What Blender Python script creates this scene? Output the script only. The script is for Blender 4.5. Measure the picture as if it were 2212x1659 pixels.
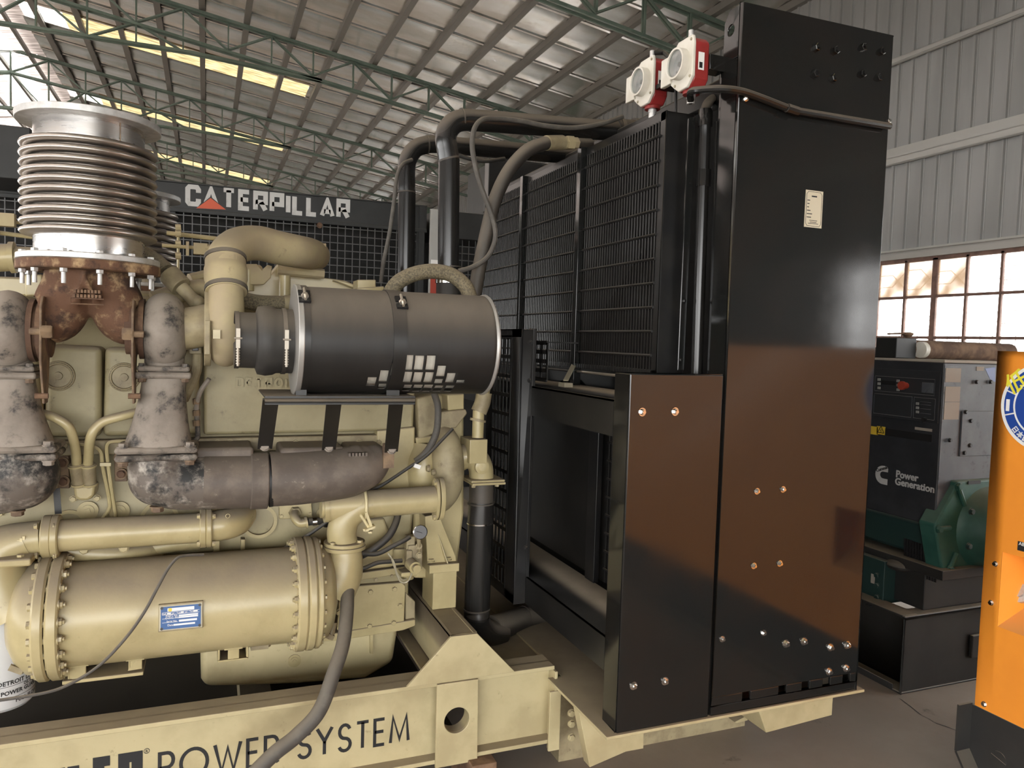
import bpy, bmesh, math, random
from mathutils import Vector, Matrix
random.seed(7)
for o in list(bpy.data.objects): bpy.data.objects.remove(o)
S = bpy.context.scene
COL = S.collection
pi = math.pi

# ------------------------------------------------------------------ camera
FPX, ZC, FLOOR = 1652.58, 1.6, -0.12
YAW, PIT, ROL = .381596, .05504, -.030188
_F = Vector((math.sin(YAW)*math.cos(PIT), math.cos(YAW)*math.cos(PIT), -math.sin(PIT)))
_r = Vector((math.cos(YAW), -math.sin(YAW), 0)); _d = _F.cross(_r)
_R = _r*math.cos(ROL) + _d*math.sin(ROL)
_D = -_r*math.sin(ROL) + _d*math.cos(ROL)
cd = bpy.data.cameras.new('camera'); cam = bpy.data.objects.new('camera', cd); COL.objects.link(cam)
M3 = Matrix((_R, -_D, -_F)).transposed()
cam.matrix_world = Matrix.Translation((0, 0, ZC)) @ M3.to_4x4()
cd.sensor_fit = 'HORIZONTAL'; cd.sensor_width = 36; cd.lens = 36*FPX/2212
cd.clip_start = .05; cd.clip_end = 300
S.camera = cam

# ------------------------------------------------------------------ world, exposure
wd = bpy.data.worlds.new('World'); S.world = wd; wd.use_nodes = True
bg = wd.node_tree.nodes['Background']; bg.inputs[0].default_value = (1.0, 1.0, .99, 1); bg.inputs[1].default_value = 10.2
S.view_settings.view_transform = 'Standard'; S.view_settings.look = 'None'
S.view_settings.exposure = 0.0; S.view_settings.gamma = 1; S.view_settings.use_curve_mapping = False

# ------------------------------------------------------------------ placing helpers
def V(*a): return Vector(a)
def at(x, y, Y=None, X=None, Z=None):
    """the point of the hall that lies on plane Y, X or Z along the sight line of a photo pixel"""
    d = _R*((x-1106)/FPX) + _D*((y-829.5)/FPX) + _F
    t = X/d.x if X is not None else Y/d.y if Y is not None else (Z-ZC)/d.z
    return Vector((0, 0, ZC)) + d*t
def depth(p): return (Vector(p)-Vector((0, 0, ZC))).dot(_F)
def mpp(p): return depth(p)/FPX           # metres per photo pixel at a point
EX, EY, EZ = V(1,0,0), V(0,1,0), V(0,0,1)

def frame(d):
    d = Vector(d).normalized()
    a = EZ if abs(d.z) < .9 else EX
    u = d.cross(a).normalized(); v = d.cross(u)
    return u, v
def spl(pts, k=8):
    """Catmull-Rom through points (Vectors)"""
    P = [Vector(p) for p in pts]
    if len(P) < 3: return P
    P = [P[0]*2-P[1]] + P + [P[-1]*2-P[-2]]
    out = []
    for i in range(1, len(P)-2):
        a, b, c, d = P[i-1:i+3]
        for j in range(k):
            t = j/k
            out.append(.5*((2*b) + (c-a)*t + (2*a-5*b+4*c-d)*t*t + (3*b-a-3*c+d)*t**3))
    out.append(P[-2]); return out
def lerp(a, b, t): return a+(b-a)*t

class MB:
    def __init__(s): s.v = []; s.f = []
    def add(s, vs, fs):
        n = len(s.v); s.v += [Vector(p) for p in vs]; s.f += [tuple(i+n for i in f) for f in fs]; return s
    def box(s, x0, x1, y0, y1, z0, z1):
        return s.obox(V((x0+x1)/2,(y0+y1)/2,(z0+z1)/2), V((x1-x0)/2,0,0), V(0,(y1-y0)/2,0), V(0,0,(z1-z0)/2))
    def obox(s, c, a, b, d):
        c=Vector(c); vs=[c+a*i+b*j+d*k for k in(-1,1) for j in(-1,1) for i in(-1,1)]
        return s.add(vs, [(0,2,3,1),(4,5,7,6),(0,1,5,4),(2,6,7,3),(0,4,6,2),(1,3,7,5)])
    def bar(s, p0, p1, w, h, up=EZ):
        p0=Vector(p0);p1=Vector(p1);d=p1-p0;u=d.cross(up).normalized();v=u.cross(d).normalized()
        return s.obox((p0+p1)/2, d/2, u*w/2, v*h/2)
    def lathe(s, prof, o, ax, n=32, ang0=0, arc=2*pi, cap=True):
        o=Vector(o);ax=Vector(ax).normalized();u,v=frame(ax);full=abs(arc-2*pi)<1e-6
        m=n if full else n+1; vs=[];fs=[]
        for (t,r) in prof:
            for i in range(m):
                a=ang0+arc*i/n; vs.append(o+ax*t+(u*math.cos(a)+v*math.sin(a))*r)
        for k in range(len(prof)-1):
            for i in range(n):
                j=(i+1)%m if full else i+1
                fs.append((k*m+i,k*m+j,(k+1)*m+j,(k+1)*m+i))
        if full and cap:
            if prof[0][1]>1e-6: fs.append(tuple(range(m))[::-1])
            if prof[-1][1]>1e-6: fs.append(tuple(range((len(prof)-1)*m,len(prof)*m)))
        return s.add(vs,fs)
    def cyl(s, p0, p1, r0, r1=None, n=20):
        p0=Vector(p0);p1=Vector(p1)
        return s.lathe([(0,r0),((p1-p0).length, r0 if r1 is None else r1)], p0, p1-p0, n)
    def ring(s, o, ax, ro, ri, h, n=32):
        return s.lathe([(0,ri),(0,ro),(h,ro),(h,ri),(0,ri)], o, ax, n, cap=False)
    def tube(s, pts, r, n=12, closed=False, cap=True, sq=None):
        P=[Vector(p) for p in pts]; N=len(P); R=r if isinstance(r,(list,tuple)) else [r]*N
        T=[]
        for i in range(N):
            a=P[i-1] if (i>0 or closed) else P[i]; b=P[(i+1)%N] if (i<N-1 or closed) else P[i]
            T.append((b-a).normalized())
        u,v=frame(T[0]); vs=[];fs=[]
        for i in range(N):
            if i>0:
                u=(u-T[i]*u.dot(T[i])); u.normalize(); v=T[i].cross(u)
            for k in range(n):
                a=2*pi*k/n; vs.append(P[i]+(u*math.cos(a)+v*math.sin(a))*R[i])
        for i in range(N if closed else N-1):
            j=(i+1)%N
            for k in range(n):
                l=(k+1)%n; fs.append((i*n+k,i*n+l,j*n+l,j*n+k))
        if cap and not closed: fs.append(tuple(range(n))[::-1]); fs.append(tuple(range((N-1)*n,N*n)))
        return s.add(vs,fs)
    def prism(s, poly, vec):
        n=len(poly);vec=Vector(vec)
        vs=[Vector(p) for p in poly]+[Vector(p)+vec for p in poly]
        fs=[tuple(range(n))[::-1],tuple(range(n,2*n))]+[(i,(i+1)%n,n+(i+1)%n,n+i) for i in range(n)]
        return s.add(vs,fs)
    def plate_hole(s, outer, c, r, u, v, vec, n=32):
        """flat plate (list of outer points) with a round hole, extruded by vec"""
        c=Vector(c);vec=Vector(vec);vs=[];fs=[]
        def hit(d):
            best=None
            for i in range(len(outer)):
                a=Vector(outer[i])-c;b=Vector(outer[(i+1)%len(outer)])-c
                ax,ay=a.dot(u),a.dot(v);bx,by=b.dot(u),b.dot(v);dx,dy=d
                den=dx*(by-ay)-dy*(bx-ax)
                if abs(den)<1e-9: continue
                t=(ax*(by-ay)-ay*(bx-ax))/den; q=(ax*dy-ay*dx)/den
                if t>0 and -1e-6<=q<=1+1e-6 and (best is None or t<best): best=t
            return best
        angs=sorted(set([round(2*pi*i/n,5) for i in range(n)]+[round(math.atan2((Vector(p)-c).dot(v),(Vector(p)-c).dot(u))%(2*pi),5) for p in outer]))
        m=len(angs)
        for off in (Vector(),vec):
            for a in angs:
                d=(math.cos(a),math.sin(a)); e=u*d[0]+v*d[1]
                vs.append(c+e*r+off); vs.append(c+e*hit(d)+off)
        for i in range(m):
            j=(i+1)%m; A,B,Cc,Dd=2*i,2*i+1,2*j+1,2*j; o=2*m
            fs+= [(A,B,Cc,Dd),(A+o,Dd+o,Cc+o,B+o),(B,B+o,Cc+o,Cc),(A,Dd,Dd+o,A+o)]
        return s.add(vs,fs)
    def sphere(s, c, r, n=20, m=12, sc=(1,1,1)):
        c=Vector(c);vs=[];fs=[]
        for i in range(m+1):
            t=pi*i/m
            for k in range(n):
                a=2*pi*k/n; vs.append(c+V(r*sc[0]*math.sin(t)*math.cos(a), r*sc[1]*math.sin(t)*math.sin(a), r*sc[2]*math.cos(t)))
        for i in range(m):
            for k in range(n):
                l=(k+1)%n; fs.append((i*n+k,(i+1)*n+k,(i+1)*n+l,i*n+l))
        return s.add(vs,fs)
    def hexa(s, p, d, r, h): return s.lathe([(0,r),(h*.85,r),(h,r*.85)], p, d, 6)
    def build(s, name, mat, parent=None, bevel=0, smooth=35, seg=2, loop_label=None):
        lo=Vector([min(p[i] for p in s.v) for i in range(3)]);hi=Vector([max(p[i] for p in s.v) for i in range(3)])
        c=(lo+hi)/2
        if parent is None: c.z=lo.z
        me=bpy.data.meshes.new(name); me.from_pydata([p-c for p in s.v],[],s.f)
        bm=bmesh.new();bm.from_mesh(me)
        bmesh.ops.remove_doubles(bm,verts=bm.verts,dist=1e-6)
        bmesh.ops.recalc_face_normals(bm,faces=bm.faces)
        for f in bm.faces: f.smooth=True
        lim=math.radians(smooth)
        for e in bm.edges:
            if len(e.link_faces)==2: e.smooth = e.calc_face_angle(0) < lim
        bm.to_mesh(me);bm.free()
        me.materials.append(MAT[mat] if isinstance(mat,str) else mat)
        o=bpy.data.objects.new(name,me); COL.objects.link(o)
        place(o,Matrix.Translation(c),parent)
        if bevel:
            md=o.modifiers.new('bevel','BEVEL');md.width=bevel;md.segments=seg;md.limit_method='ANGLE';md.angle_limit=math.radians(40)
            wn=o.modifiers.new('normals','WEIGHTED_NORMAL');wn.keep_sharp=True;wn.weight=80
        return o
WM={}
def place(o, mw, parent=None):
    WM[o.name]=mw
    if parent is not None:
        o.parent=parent; o.matrix_parent_inverse=WM[parent.name].inverted()
    o.matrix_basis=mw
def tag(o,label,cat,group=None):
    o['label']=label;o['category']=cat
    if group:o['group']=group
    return o
def thing(name,label,cat,loc,group=None):
    e=bpy.data.objects.new(name,None);COL.objects.link(e);e.empty_display_size=.1
    place(e,Matrix.Translation(Vector(loc)));return tag(e,label,cat,group)
def struct(o):
    o['kind']='structure';return o
def stuff(o):
    o['kind']='stuff';return o
_shared={}
def bolt(parent,p,d,r,mat,style='nut',name='bolt'):
    """bolt, shared mesh: washer, hex head or nut, stud end; along d"""
    key=(style,round(r,4),mat)
    if key not in _shared:
        b=MB()
        if style=='nut':
            b.cyl((0,0,-.002),(0,0,r*.18),r*1.25,n=16);b.hexa((0,0,r*.18),EZ,r*.9,r*.75);b.cyl((0,0,r*.9),(0,0,r*1.35),r*.5,n=10)
        elif style=='hex':
            b.cyl((0,0,-.002),(0,0,r*.15),r*1.2,n=14);b.hexa((0,0,r*.12),EZ,r,r*.8)
        elif style=='plug':
            b.cyl((0,0,-.002),(0,0,r*.25),r*1.6,n=20);b.cyl((0,0,r*.25),(0,0,r*.45),r,n=16);b.obox(V(0,0,r*.5),V(r*.4,0,0),V(0,r*.4,0),V(0,0,r*.1))
        tmp=b.build('tmp',mat);me=tmp.data
        off=tmp.matrix_basis.translation.copy()
        me.transform(Matrix.Translation(off));bpy.data.objects.remove(tmp);_shared[key]=me
    o=bpy.data.objects.new(name,_shared[key]);COL.objects.link(o)
    d=Vector(d).normalized()
    rot=EZ.rotation_difference(d).to_matrix().to_4x4() @ Matrix.Rotation(random.uniform(0,1),4,'Z')
    place(o,Matrix.Translation(Vector(p))@rot,parent);return o

# ------------------------------------------------------------------ materials
MAT={}
def pm(name, c, rough=.5, metal=0., c2=None, sc=8., lo=.4, hi=.65, c3=None, sc3=30., lo3=.55, hi3=.7, dust=None, dust_amt=.7, bump=0., bsc=60., spec=.5, coat=0., rvar=0., stretch=None, trans=0., dlo=.35, dhi=.9):
    m=bpy.data.materials.new(name);m.use_nodes=True;nt=m.node_tree;N=nt.nodes;L=nt.links
    b=N['Principled BSDF'];b.inputs['Roughness'].default_value=rough;b.inputs['Metallic'].default_value=metal
    b.inputs['Specular IOR Level'].default_value=spec;b.inputs['Coat Weight'].default_value=coat
    b.inputs['Coat Roughness'].default_value=.08
    b.inputs['Base Color'].default_value=(*c,1)
    if trans: b.inputs['Transmission Weight'].default_value=trans
    tc=N.new('ShaderNodeTexCoord');src=tc.outputs['Object']
    if stretch:
        mp=N.new('ShaderNodeMapping');mp.inputs['Scale'].default_value=stretch;L.new(src,mp.inputs[0]);src=mp.outputs[0]
    col=None
    def noise(scale,detail=5,rough_=.6):
        n=N.new('ShaderNodeTexNoise');n.inputs['Scale'].default_value=scale;n.inputs['Detail'].default_value=detail;n.inputs['Roughness'].default_value=rough_
        L.new(src,n.inputs['Vector']);return n.outputs['Fac']
    def rmp(f,a,z):
        r=N.new('ShaderNodeMapRange');r.inputs[1].default_value=a;r.inputs[2].default_value=z;r.interpolation_type='SMOOTHSTEP';L.new(f,r.inputs[0]);return r.outputs[0]
    def mix(f,a,bc):
        x=N.new('ShaderNodeMix');x.data_type='RGBA';L.new(f,x.inputs[0])
        if isinstance(a,tuple): x.inputs[6].default_value=(*a,1)
        else: L.new(a,x.inputs[6])
        x.inputs[7].default_value=(*bc,1);return x.outputs[2]
    if c2: 
        f=rmp(noise(sc),lo,hi);col=mix(f,c,c2)
        if rvar:
            q=N.new('ShaderNodeMath');q.operation='MULTIPLY_ADD';L.new(f,q.inputs[0]);q.inputs[1].default_value=rvar;q.inputs[2].default_value=rough;L.new(q.outputs[0],b.inputs['Roughness'])
    if c3: col=mix(rmp(noise(sc3,8,.7),lo3,hi3),col if col else c,c3)
    if dust:
        g=N.new('ShaderNodeNewGeometry');sx=N.new('ShaderNodeSeparateXYZ');L.new(g.outputs['Normal'],sx.inputs[0])
        f=rmp(sx.outputs[2],dlo,dhi);q=N.new('ShaderNodeMath');q.operation='MULTIPLY';L.new(f,q.inputs[0])
        nn=N.new('ShaderNodeMapRange');nn.inputs[1].default_value=.2;nn.inputs[2].default_value=.6;nn.inputs[3].default_value=dust_amt*.75;nn.inputs[4].default_value=dust_amt
        L.new(noise(9),nn.inputs[0]);L.new(nn.outputs[0],q.inputs[1])
        col=mix(q.outputs[0],col if col else c,dust)
        rr=N.new('ShaderNodeMapRange');rr.inputs[3].default_value=rough;rr.inputs[4].default_value=max(rough,.85);L.new(q.outputs[0],rr.inputs[0])
        if not rvar: L.new(rr.outputs[0],b.inputs['Roughness'])
    if col: L.new(col,b.inputs['Base Color'])
    if bump:
        bp=N.new('ShaderNodeBump');bp.inputs['Strength'].default_value=bump;bp.inputs['Distance'].default_value=.004;L.new(noise(bsc,3),bp.inputs['Height']);L.new(bp.outputs[0],b.inputs['Normal'])
    MAT[name]=m;return m
DUST=(.22,.18,.13)
pm('cream',(.46,.385,.21),.3,c2=(.39,.325,.17),sc=5,c3=(.20,.16,.085),sc3=24,lo3=.62,hi3=.78,dust=DUST,dust_amt=.95,bump=.08,bsc=90,dlo=.1,dhi=.8)
pm('cream_block_shaded',(.35,.30,.17),.5,c2=(.29,.245,.135),sc=5,c3=(.13,.105,.06),sc3=20,lo3=.6,hi3=.75,dust=DUST,dust_amt=.9,bump=.1,dlo=.1,dhi=.8)  # cream darkened: shade behind manifold and turbos painted in, with slight grime
pm('yard',(.55,.53,.49),.9)
pm('cream_clean',(.49,.42,.245),.38,c2=(.40,.335,.19),sc=4,c3=(.17,.125,.07),sc3=26,lo3=.62,hi3=.78,dust=(.27,.22,.16),dust_amt=.85,bump=.05,dlo=.6)
pm('cream_dirty',(.34,.285,.17),.55,c2=(.23,.185,.11),sc=11,c3=(.12,.085,.05),sc3=30,lo3=.6,hi3=.75,dust=DUST,bump=.15)
pm('cream_dusty',(.37,.30,.19),.7,c2=(.42,.35,.20),sc=6,c3=(.14,.105,.075),sc3=7,lo3=.61,hi3=.72,dust=DUST,bump=.1)
pm('weld',(.60,.52,.31),.4)
pm('dark_plastic',(.018,.018,.018),.35)
pm('castex',(.13,.108,.09),.62,metal=.0,c2=(.42,.38,.33),sc=14,lo=.45,hi=.65,c3=(.018,.018,.018),sc3=8,lo3=.45,hi3=.6,bump=.25,bsc=70)
pm('castex_light',(.29,.25,.21),.7,c2=(.20,.17,.14),sc=6,c3=(.03,.028,.028),sc3=12,lo3=.50,hi3=.66,bump=.25,bsc=80)
pm('manifold',(.10,.08,.066),.6,c2=(.155,.125,.10),sc=9,c3=(.28,.24,.20),sc3=24,lo3=.6,hi3=.72,dust=(.15,.125,.10),dust_amt=.5,bump=.2,bsc=60)
pm('rust',(.125,.062,.034),.85,c2=(.42,.29,.16),sc=16,lo=.5,hi=.68,c3=(.045,.024,.016),sc3=11,lo3=.48,hi3=.64,bump=.35,bsc=90)
pm('rust_dark',(.10,.055,.035),.85,c2=(.20,.12,.07),sc=12,bump=.3)
pm('rust_plate',(.13,.085,.055),.7,c2=(.25,.17,.10),sc=14,bump=.2)
pm('steel',(.62,.61,.60),.24,1.,c2=(.50,.47,.44),sc=4,rvar=.12,bump=.03,stretch=(1,1,6))
pm('steel_bellows',(.50,.465,.43),.3,1.,c2=(.42,.385,.35),sc=3,rvar=.1)
pm('galv',(.55,.55,.54),.5,.85,c2=(.68,.68,.67),sc=28,bump=.08)
pm('zinc',(.66,.62,.55),.35,.9)
pm('zinc_dull',(.42,.38,.32),.5,.6)
pm('chrome',(.7,.69,.67),.15,1.)
pm('black_gloss',(.010,.0108,.0107),.085,c2=(.013,.012,.011),sc=3,rvar=.05,spec=.6,bump=.015,bsc=12)
pm('black_paint',(.012,.012,.0125),.28,c2=(.02,.019,.018),sc=6,spec=.5,dust=(.20,.17,.13),dust_amt=.9,dlo=.6,dhi=.95)
pm('black_satin',(.010,.0098,.0095),.4,c2=(.016,.015,.014),sc=7,dust=(.26,.215,.16),dust_amt=.9,dlo=.45)
pm('black_pipe',(.013,.0128,.0125),.2,dust=(.135,.112,.088),dust_amt=.95,dlo=-.05,dhi=.5)
pm('pipe_dusty',(.03,.026,.022),.5,c2=(.06,.05,.04),sc=6,dust=(.16,.135,.105),dust_amt=1,dlo=-.2,dhi=.6)
pm('rod',(.016,.0155,.015),.3)
pm('strap',(.012,.0115,.011),.4,dust=(.11,.093,.075),dust_amt=1,dlo=0,dhi=.9)
pm('rubber',(.022,.021,.02),.55,c2=(.04,.037,.033),sc=6,dust=(.13,.11,.085),dust_amt=.85,dlo=.0,dhi=.8)
pm('rubber_grey',(.075,.068,.06),.65,c2=(.11,.10,.085),sc=20,lo=.45,hi=.7,dust=(.2,.17,.13),dlo=.1)
pm('braid',(.20,.165,.10),.7,c2=(.10,.085,.055),sc=160,lo=.4,hi=.6,dust=(.25,.21,.15),dust_amt=.6,bump=.5,bsc=220)
pm('cleaner',(.010,.0095,.009),.5,c2=(.016,.015,.014),sc=5,c3=(.14,.12,.10),sc3=9,lo3=.66,hi3=.85,dust=(.155,.132,.105),dust_amt=1,dlo=-.1,dhi=.85,stretch=(1.5,1,.35))
pm('cleaner_rim',(.42,.41,.39),.45,.6)
pm('filter',(.55,.52,.45),.8,bump=.3,bsc=300)
pm('filter_white',(.58,.58,.58),.45,dust=(.4,.38,.34))
pm('white',(.72,.70,.63),.4,c2=(.64,.61,.53),sc=9)
pm('white_clean',(.80,.80,.78),.5)
pm('red',(.32,.03,.03),.35,c2=(.24,.025,.022),sc=8,dust=(.3,.12,.1),dust_amt=.4)
pm('glass',(.75,.8,.8),.05,trans=.9)
pm('dial',(.42,.43,.43),.4)
pm('gauge_face',(.12,.12,.125),.3,coat=.6)
pm('ink',(.012,.012,.013),.5)
pm('black_core',(.006,.006,.006),.8,c2=(.012,.012,.012),sc=9)
pm('shade_black',(.01,.0085,.007),.6)  # near-black that stands in for shade below the engine
pm('foil',(.92,.935,.93),.27,.95,c2=(.80,.79,.75),sc=1.1,lo=.4,hi=.6,c3=(.38,.27,.17),sc3=1.1,lo3=.66,hi3=.8,bump=.35,bsc=5,stretch=(1,3,1))
pm('purlin',(.20,.19,.175),.5,.3)
pm('truss',(.10,.145,.115),.5,c2=(.15,.20,.165),sc=3)
pm('wallsheet',(.31,.315,.312),.5,.2,c2=(.265,.27,.268),sc=2,stretch=(1,1,.2),bump=.06)
pm('girt',(.42,.42,.40),.5,.4)
pm('wframe',(.20,.12,.095),.7,c2=(.13,.08,.065),sc=9)
pm('brick',(.35,.32,.28),.9,c2=(.28,.25,.22),sc=5)
pm('cummins_dark',(.022,.024,.028),.45,c2=(.035,.037,.042),sc=6,dust=(.24,.21,.17))
pm('cummins_side',(.075,.085,.10),.5,c2=(.11,.12,.135),sc=5,c3=(.03,.032,.036),sc3=14,dust=(.28,.25,.21))
pm('panel_face',(.03,.032,.036),.4)
pm('green',(.018,.085,.065),.5,c2=(.03,.11,.085),sc=8,dust=(.2,.22,.17))
pm('green_dark',(.012,.035,.032),.55,dust=(.2,.2,.16))
pm('skid_black',(.022,.0215,.021),.42,c2=(.03,.029,.027),sc=4,dust=(.24,.205,.155),dust_amt=.95)
pm('orange',(.85,.30,.03),.4,c2=(.80,.275,.028),sc=3,c3=(.45,.17,.03),sc3=30,lo3=.72,hi3=.85,dust=(.55,.28,.10))
pm('blue',(.016,.06,.30),.35)
pm('blue_plate',(.02,.09,.27),.4)
pm('yellow',(.75,.52,.05),.45)
pm('yellow_ink',(.8,.72,.05),.45)
pm('paper',(.36,.32,.27),.7)
pm('plate_cream',(.62,.56,.42),.4,.2)
pm('cat_black',(.012,.0135,.014),.5,c2=(.018,.019,.0195),sc=5,dust=(.18,.16,.13))
pm('cat_white',(.52,.52,.51),.6,c2=(.36,.36,.35),sc=12,lo=.55,hi=.75)
pm('cat_red',(.55,.09,.035),.5)
pm('wire',(.10,.10,.10),.45,.5)
pm('estop',(.35,.05,.03),.4)
pm('lead',(.42,.38,.28),.4,.3)
# translucent skylight sheets
def translucent(name,c,mixf=.75):
    m=bpy.data.materials.new(name);m.use_nodes=True;nt=m.node_tree;N=nt.nodes;L=nt.links
    N.remove(N['Principled BSDF']);out=N['Material Output']
    a=N.new('ShaderNodeBsdfTranslucent');a.inputs[0].default_value=(*c,1);d=N.new('ShaderNodeBsdfDiffuse');d.inputs[0].default_value=(*c,1)
    tc=N.new('ShaderNodeTexCoord');n=N.new('ShaderNodeTexNoise');n.inputs['Scale'].default_value=4;mp=N.new('ShaderNodeMapping');mp.inputs['Scale'].default_value=(.7,9,1);L.new(tc.outputs['Object'],mp.inputs[0]);L.new(mp.outputs[0],n.inputs[0])
    q=N.new('ShaderNodeMapRange');q.inputs[1].default_value=.35;q.inputs[2].default_value=.65;L.new(n.outputs[0],q.inputs[0])
    k=N.new('ShaderNodeMix');k.data_type='RGBA';L.new(q.outputs[0],k.inputs[0]);k.inputs[6].default_value=(*[v*.45 for v in c],1);k.inputs[7].default_value=(*c,1);L.new(k.outputs[2],a.inputs[0]);L.new(k.outputs[2],d.inputs[0])
    r=N.new('ShaderNodeMapRange');r.inputs[1].default_value=.3;r.inputs[2].default_value=.7;r.inputs[3].default_value=mixf*.75;r.inputs[4].default_value=mixf;L.new(n.outputs[0],r.inputs[0])
    x=N.new('ShaderNodeMixShader');L.new(r.outputs[0],x.inputs[0]);L.new(d.outputs[0],x.inputs[1]);L.new(a.outputs[0],x.inputs[2]);L.new(x.outputs[0],out.inputs[0]);MAT[name]=m
translucent('skylight_yellow',(.30,.235,.12),.8)
translucent('skylight_white',(.8,.78,.72),.9)
translucent('sheet_pink',(.50,.42,.38),.55)
def panemat(name,c,dirt):
    m=bpy.data.materials.new(name);m.use_nodes=True;nt=m.node_tree;N=nt.nodes;L=nt.links
    N.remove(N['Principled BSDF']);out=N['Material Output']
    t=N.new('ShaderNodeBsdfTransparent');d=N.new('ShaderNodeBsdfTranslucent');d.inputs[0].default_value=(*c,1)
    g=N.new('ShaderNodeBsdfGlossy');g.inputs['Roughness'].default_value=.05
    tc=N.new('ShaderNodeTexCoord');n=N.new('ShaderNodeTexNoise');n.inputs['Scale'].default_value=3;L.new(tc.outputs['Object'],n.inputs[0])
    r=N.new('ShaderNodeMapRange');r.inputs[1].default_value=.35;r.inputs[2].default_value=.65;r.inputs[3].default_value=dirt*.5;r.inputs[4].default_value=dirt;L.new(n.outputs[0],r.inputs[0])
    x=N.new('ShaderNodeMixShader');L.new(r.outputs[0],x.inputs[0]);L.new(t.outputs[0],x.inputs[1]);L.new(d.outputs[0],x.inputs[2])
    y=N.new('ShaderNodeMixShader');y.inputs[0].default_value=.04;L.new(x.outputs[0],y.inputs[1]);L.new(g.outputs[0],y.inputs[2]);L.new(y.outputs[0],out.inputs[0]);MAT[name]=m
panemat('pane',(.8,.8,.78),.2)
panemat('pane_dirty',(.30,.235,.17),.92)
# concrete floor
m=pm('concrete',(.23,.19,.155),.75,c2=(.29,.245,.205),sc=.9,c3=(.09,.072,.06),sc3=3.5,lo3=.62,hi3=.75,bump=.3,bsc=25)

# ------------------------------------------------------------------ lettering
def arcp(cx,cy,rx,ry,a0,a1,n=8): return [(cx+rx*math.cos(math.radians(lerp(a0,a1,i/n))),cy+ry*math.sin(math.radians(lerp(a0,a1,i/n)))) for i in range(n+1)]
GLY={ # unit height, (width, strokes)
'P':(.5,[[(0,0),(0,1),(.28,1)]+arcp(.28,.74,.22,.26,90,-90)+[(0,.48)]]),
'O':(1.,[arcp(.5,.5,.5,.5,0,360,28)]),
'W':(1.,[[(0,1),(.27,0),(.5,.85),(.73,0),(1,1)]]),
'E':(.42,[[(.42,0),(0,0),(0,1),(.42,1)],[(0,.52),(.38,.52)]]),
'R':(.52,[[(0,0),(0,1),(.28,1)]+arcp(.28,.74,.22,.26,90,-90)+[(0,.48)],[(.2,.48),(.52,0)]]),
'S':(.5,[arcp(.26,.74,.22,.26,20,270,12)+arcp(.26,.24,.24,.24,90,-160,12)]),
'Y':(.62,[[(0,1),(.31,.5),(.62,1)],[(.31,.5),(.31,0)]]),
'T':(.5,[[(0,1),(.5,1)],[(.25,1),(.25,0)]]),
'M':(.8,[[(0,0),(.1,1),(.4,.1),(.7,1),(.8,0)]]),
'C':(.5,[[(.5,.68),(.5,.86),(.42,1),(.08,1),(0,.88),(0,.12),(.08,0),(.42,0),(.5,.14),(.5,.32)]]),
'A':(.55,[[(0,0),(.275,1),(.55,0)],[(.1,.25),(.45,.25)]]),
'I':(.0,[[(0,0),(0,1)]]),
'L':(.4,[[(0,1),(0,0),(.4,0)]]),
'K':(.5,[[(0,0),(0,1)],[(.5,1),(.05,.5),(.5,0)]]),
'H':(.5,[[(0,0),(0,1)],[(.5,0),(.5,1)],[(0,.5),(.5,.5)]]),
'r':(.5,[[(0,0),(0,1),(.5,1),(.5,.46),(0,.46)],[(.27,.46),(.5,0)]]),
'p':(.5,[[(0,0),(0,1),(.5,1),(.5,.42),(0,.42)]]),
'D':(.5,[[(0,0),(0,1),(.36,1),(.5,.85),(.5,.15),(.36,0),(0,0)]]),
'o':(.6,[arcp(.3,.5,.3,.5,0,360,24)]),
}
def ribbon(mb,pts,w,o,u,v,nrm,th,mit=2.2):
    """flat stroke of width w along 2d points, laid on plane o,u,v with thickness th along nrm"""
    q_=[pts[0]]
    for p_ in pts[1:]:
        if abs(p_[0]-q_[-1][0])+abs(p_[1]-q_[-1][1])>1e-6: q_.append(p_)
    pts=q_
    n=len(pts);closed=(abs(pts[0][0]-pts[-1][0])+abs(pts[0][1]-pts[-1][1])<1e-6)
    if closed: pts=pts[:-1];n-=1
    Lp=[];Rp=[]
    for i in range(n):
        p=Vector(pts[i]).to_2d();a=Vector(pts[i-1]).to_2d() if (i>0 or closed) else None;b=Vector(pts[(i+1)%n]).to_2d() if (i<n-1 or closed) else None
        d1=(p-a).normalized() if a is not None else None;d2=(b-p).normalized() if b is not None else None
        if d1 is None:d1=d2
        if d2 is None:d2=d1
        n1=Vector((-d1.y,d1.x));n2=Vector((-d2.y,d2.x));mm=n1+n2
        if mm.length<1e-4: mm=n1
        mm.normalize();k=min(1/max(mm.dot(n1),.05),mit)
        Lp.append(p+mm*w/2*k);Rp.append(p-mm*w/2*k)
    vs=[];fs=[]
    for off in (0,th):
        for q in Lp+Rp: vs.append(o+u*q.x+v*q.y+nrm*off)
    m=2*n
    for i in range(n if closed else n-1):
        j=(i+1)%n
        fs+=[(i,j,n+j,n+i),(m+i,m+n+i,m+n+j,m+j),(i,m+i,m+j,j),(n+i,n+j,m+n+j,m+n+i)]
    if not closed: fs+=[(0,n,m+n,m),(n-1,m+n-1,m+2*n-1,2*n-1)]
    mb.add(vs,fs)
def letters(mb,txt,o,u,v,nrm,h,w,gap,th=.002,xs=1.,done=None):
    """stroke lettering; o = lower left corner, h cap height, w stroke width"""
    x=0
    for ch in txt:
        if ch==' ': x+=h*.4*xs;continue
        gw,st=GLY[ch]
        W=gw*h*xs
        for s in st:
            if done and s is st[0]: mb=MB()
            ribbon(mb,[(x+w/2+a*h*xs,w/2+b*(h-w)) for a,b in s],w,o,u,v,nrm,th)
        if done: done(mb)
        x+=W+w+gap
    return x
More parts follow.
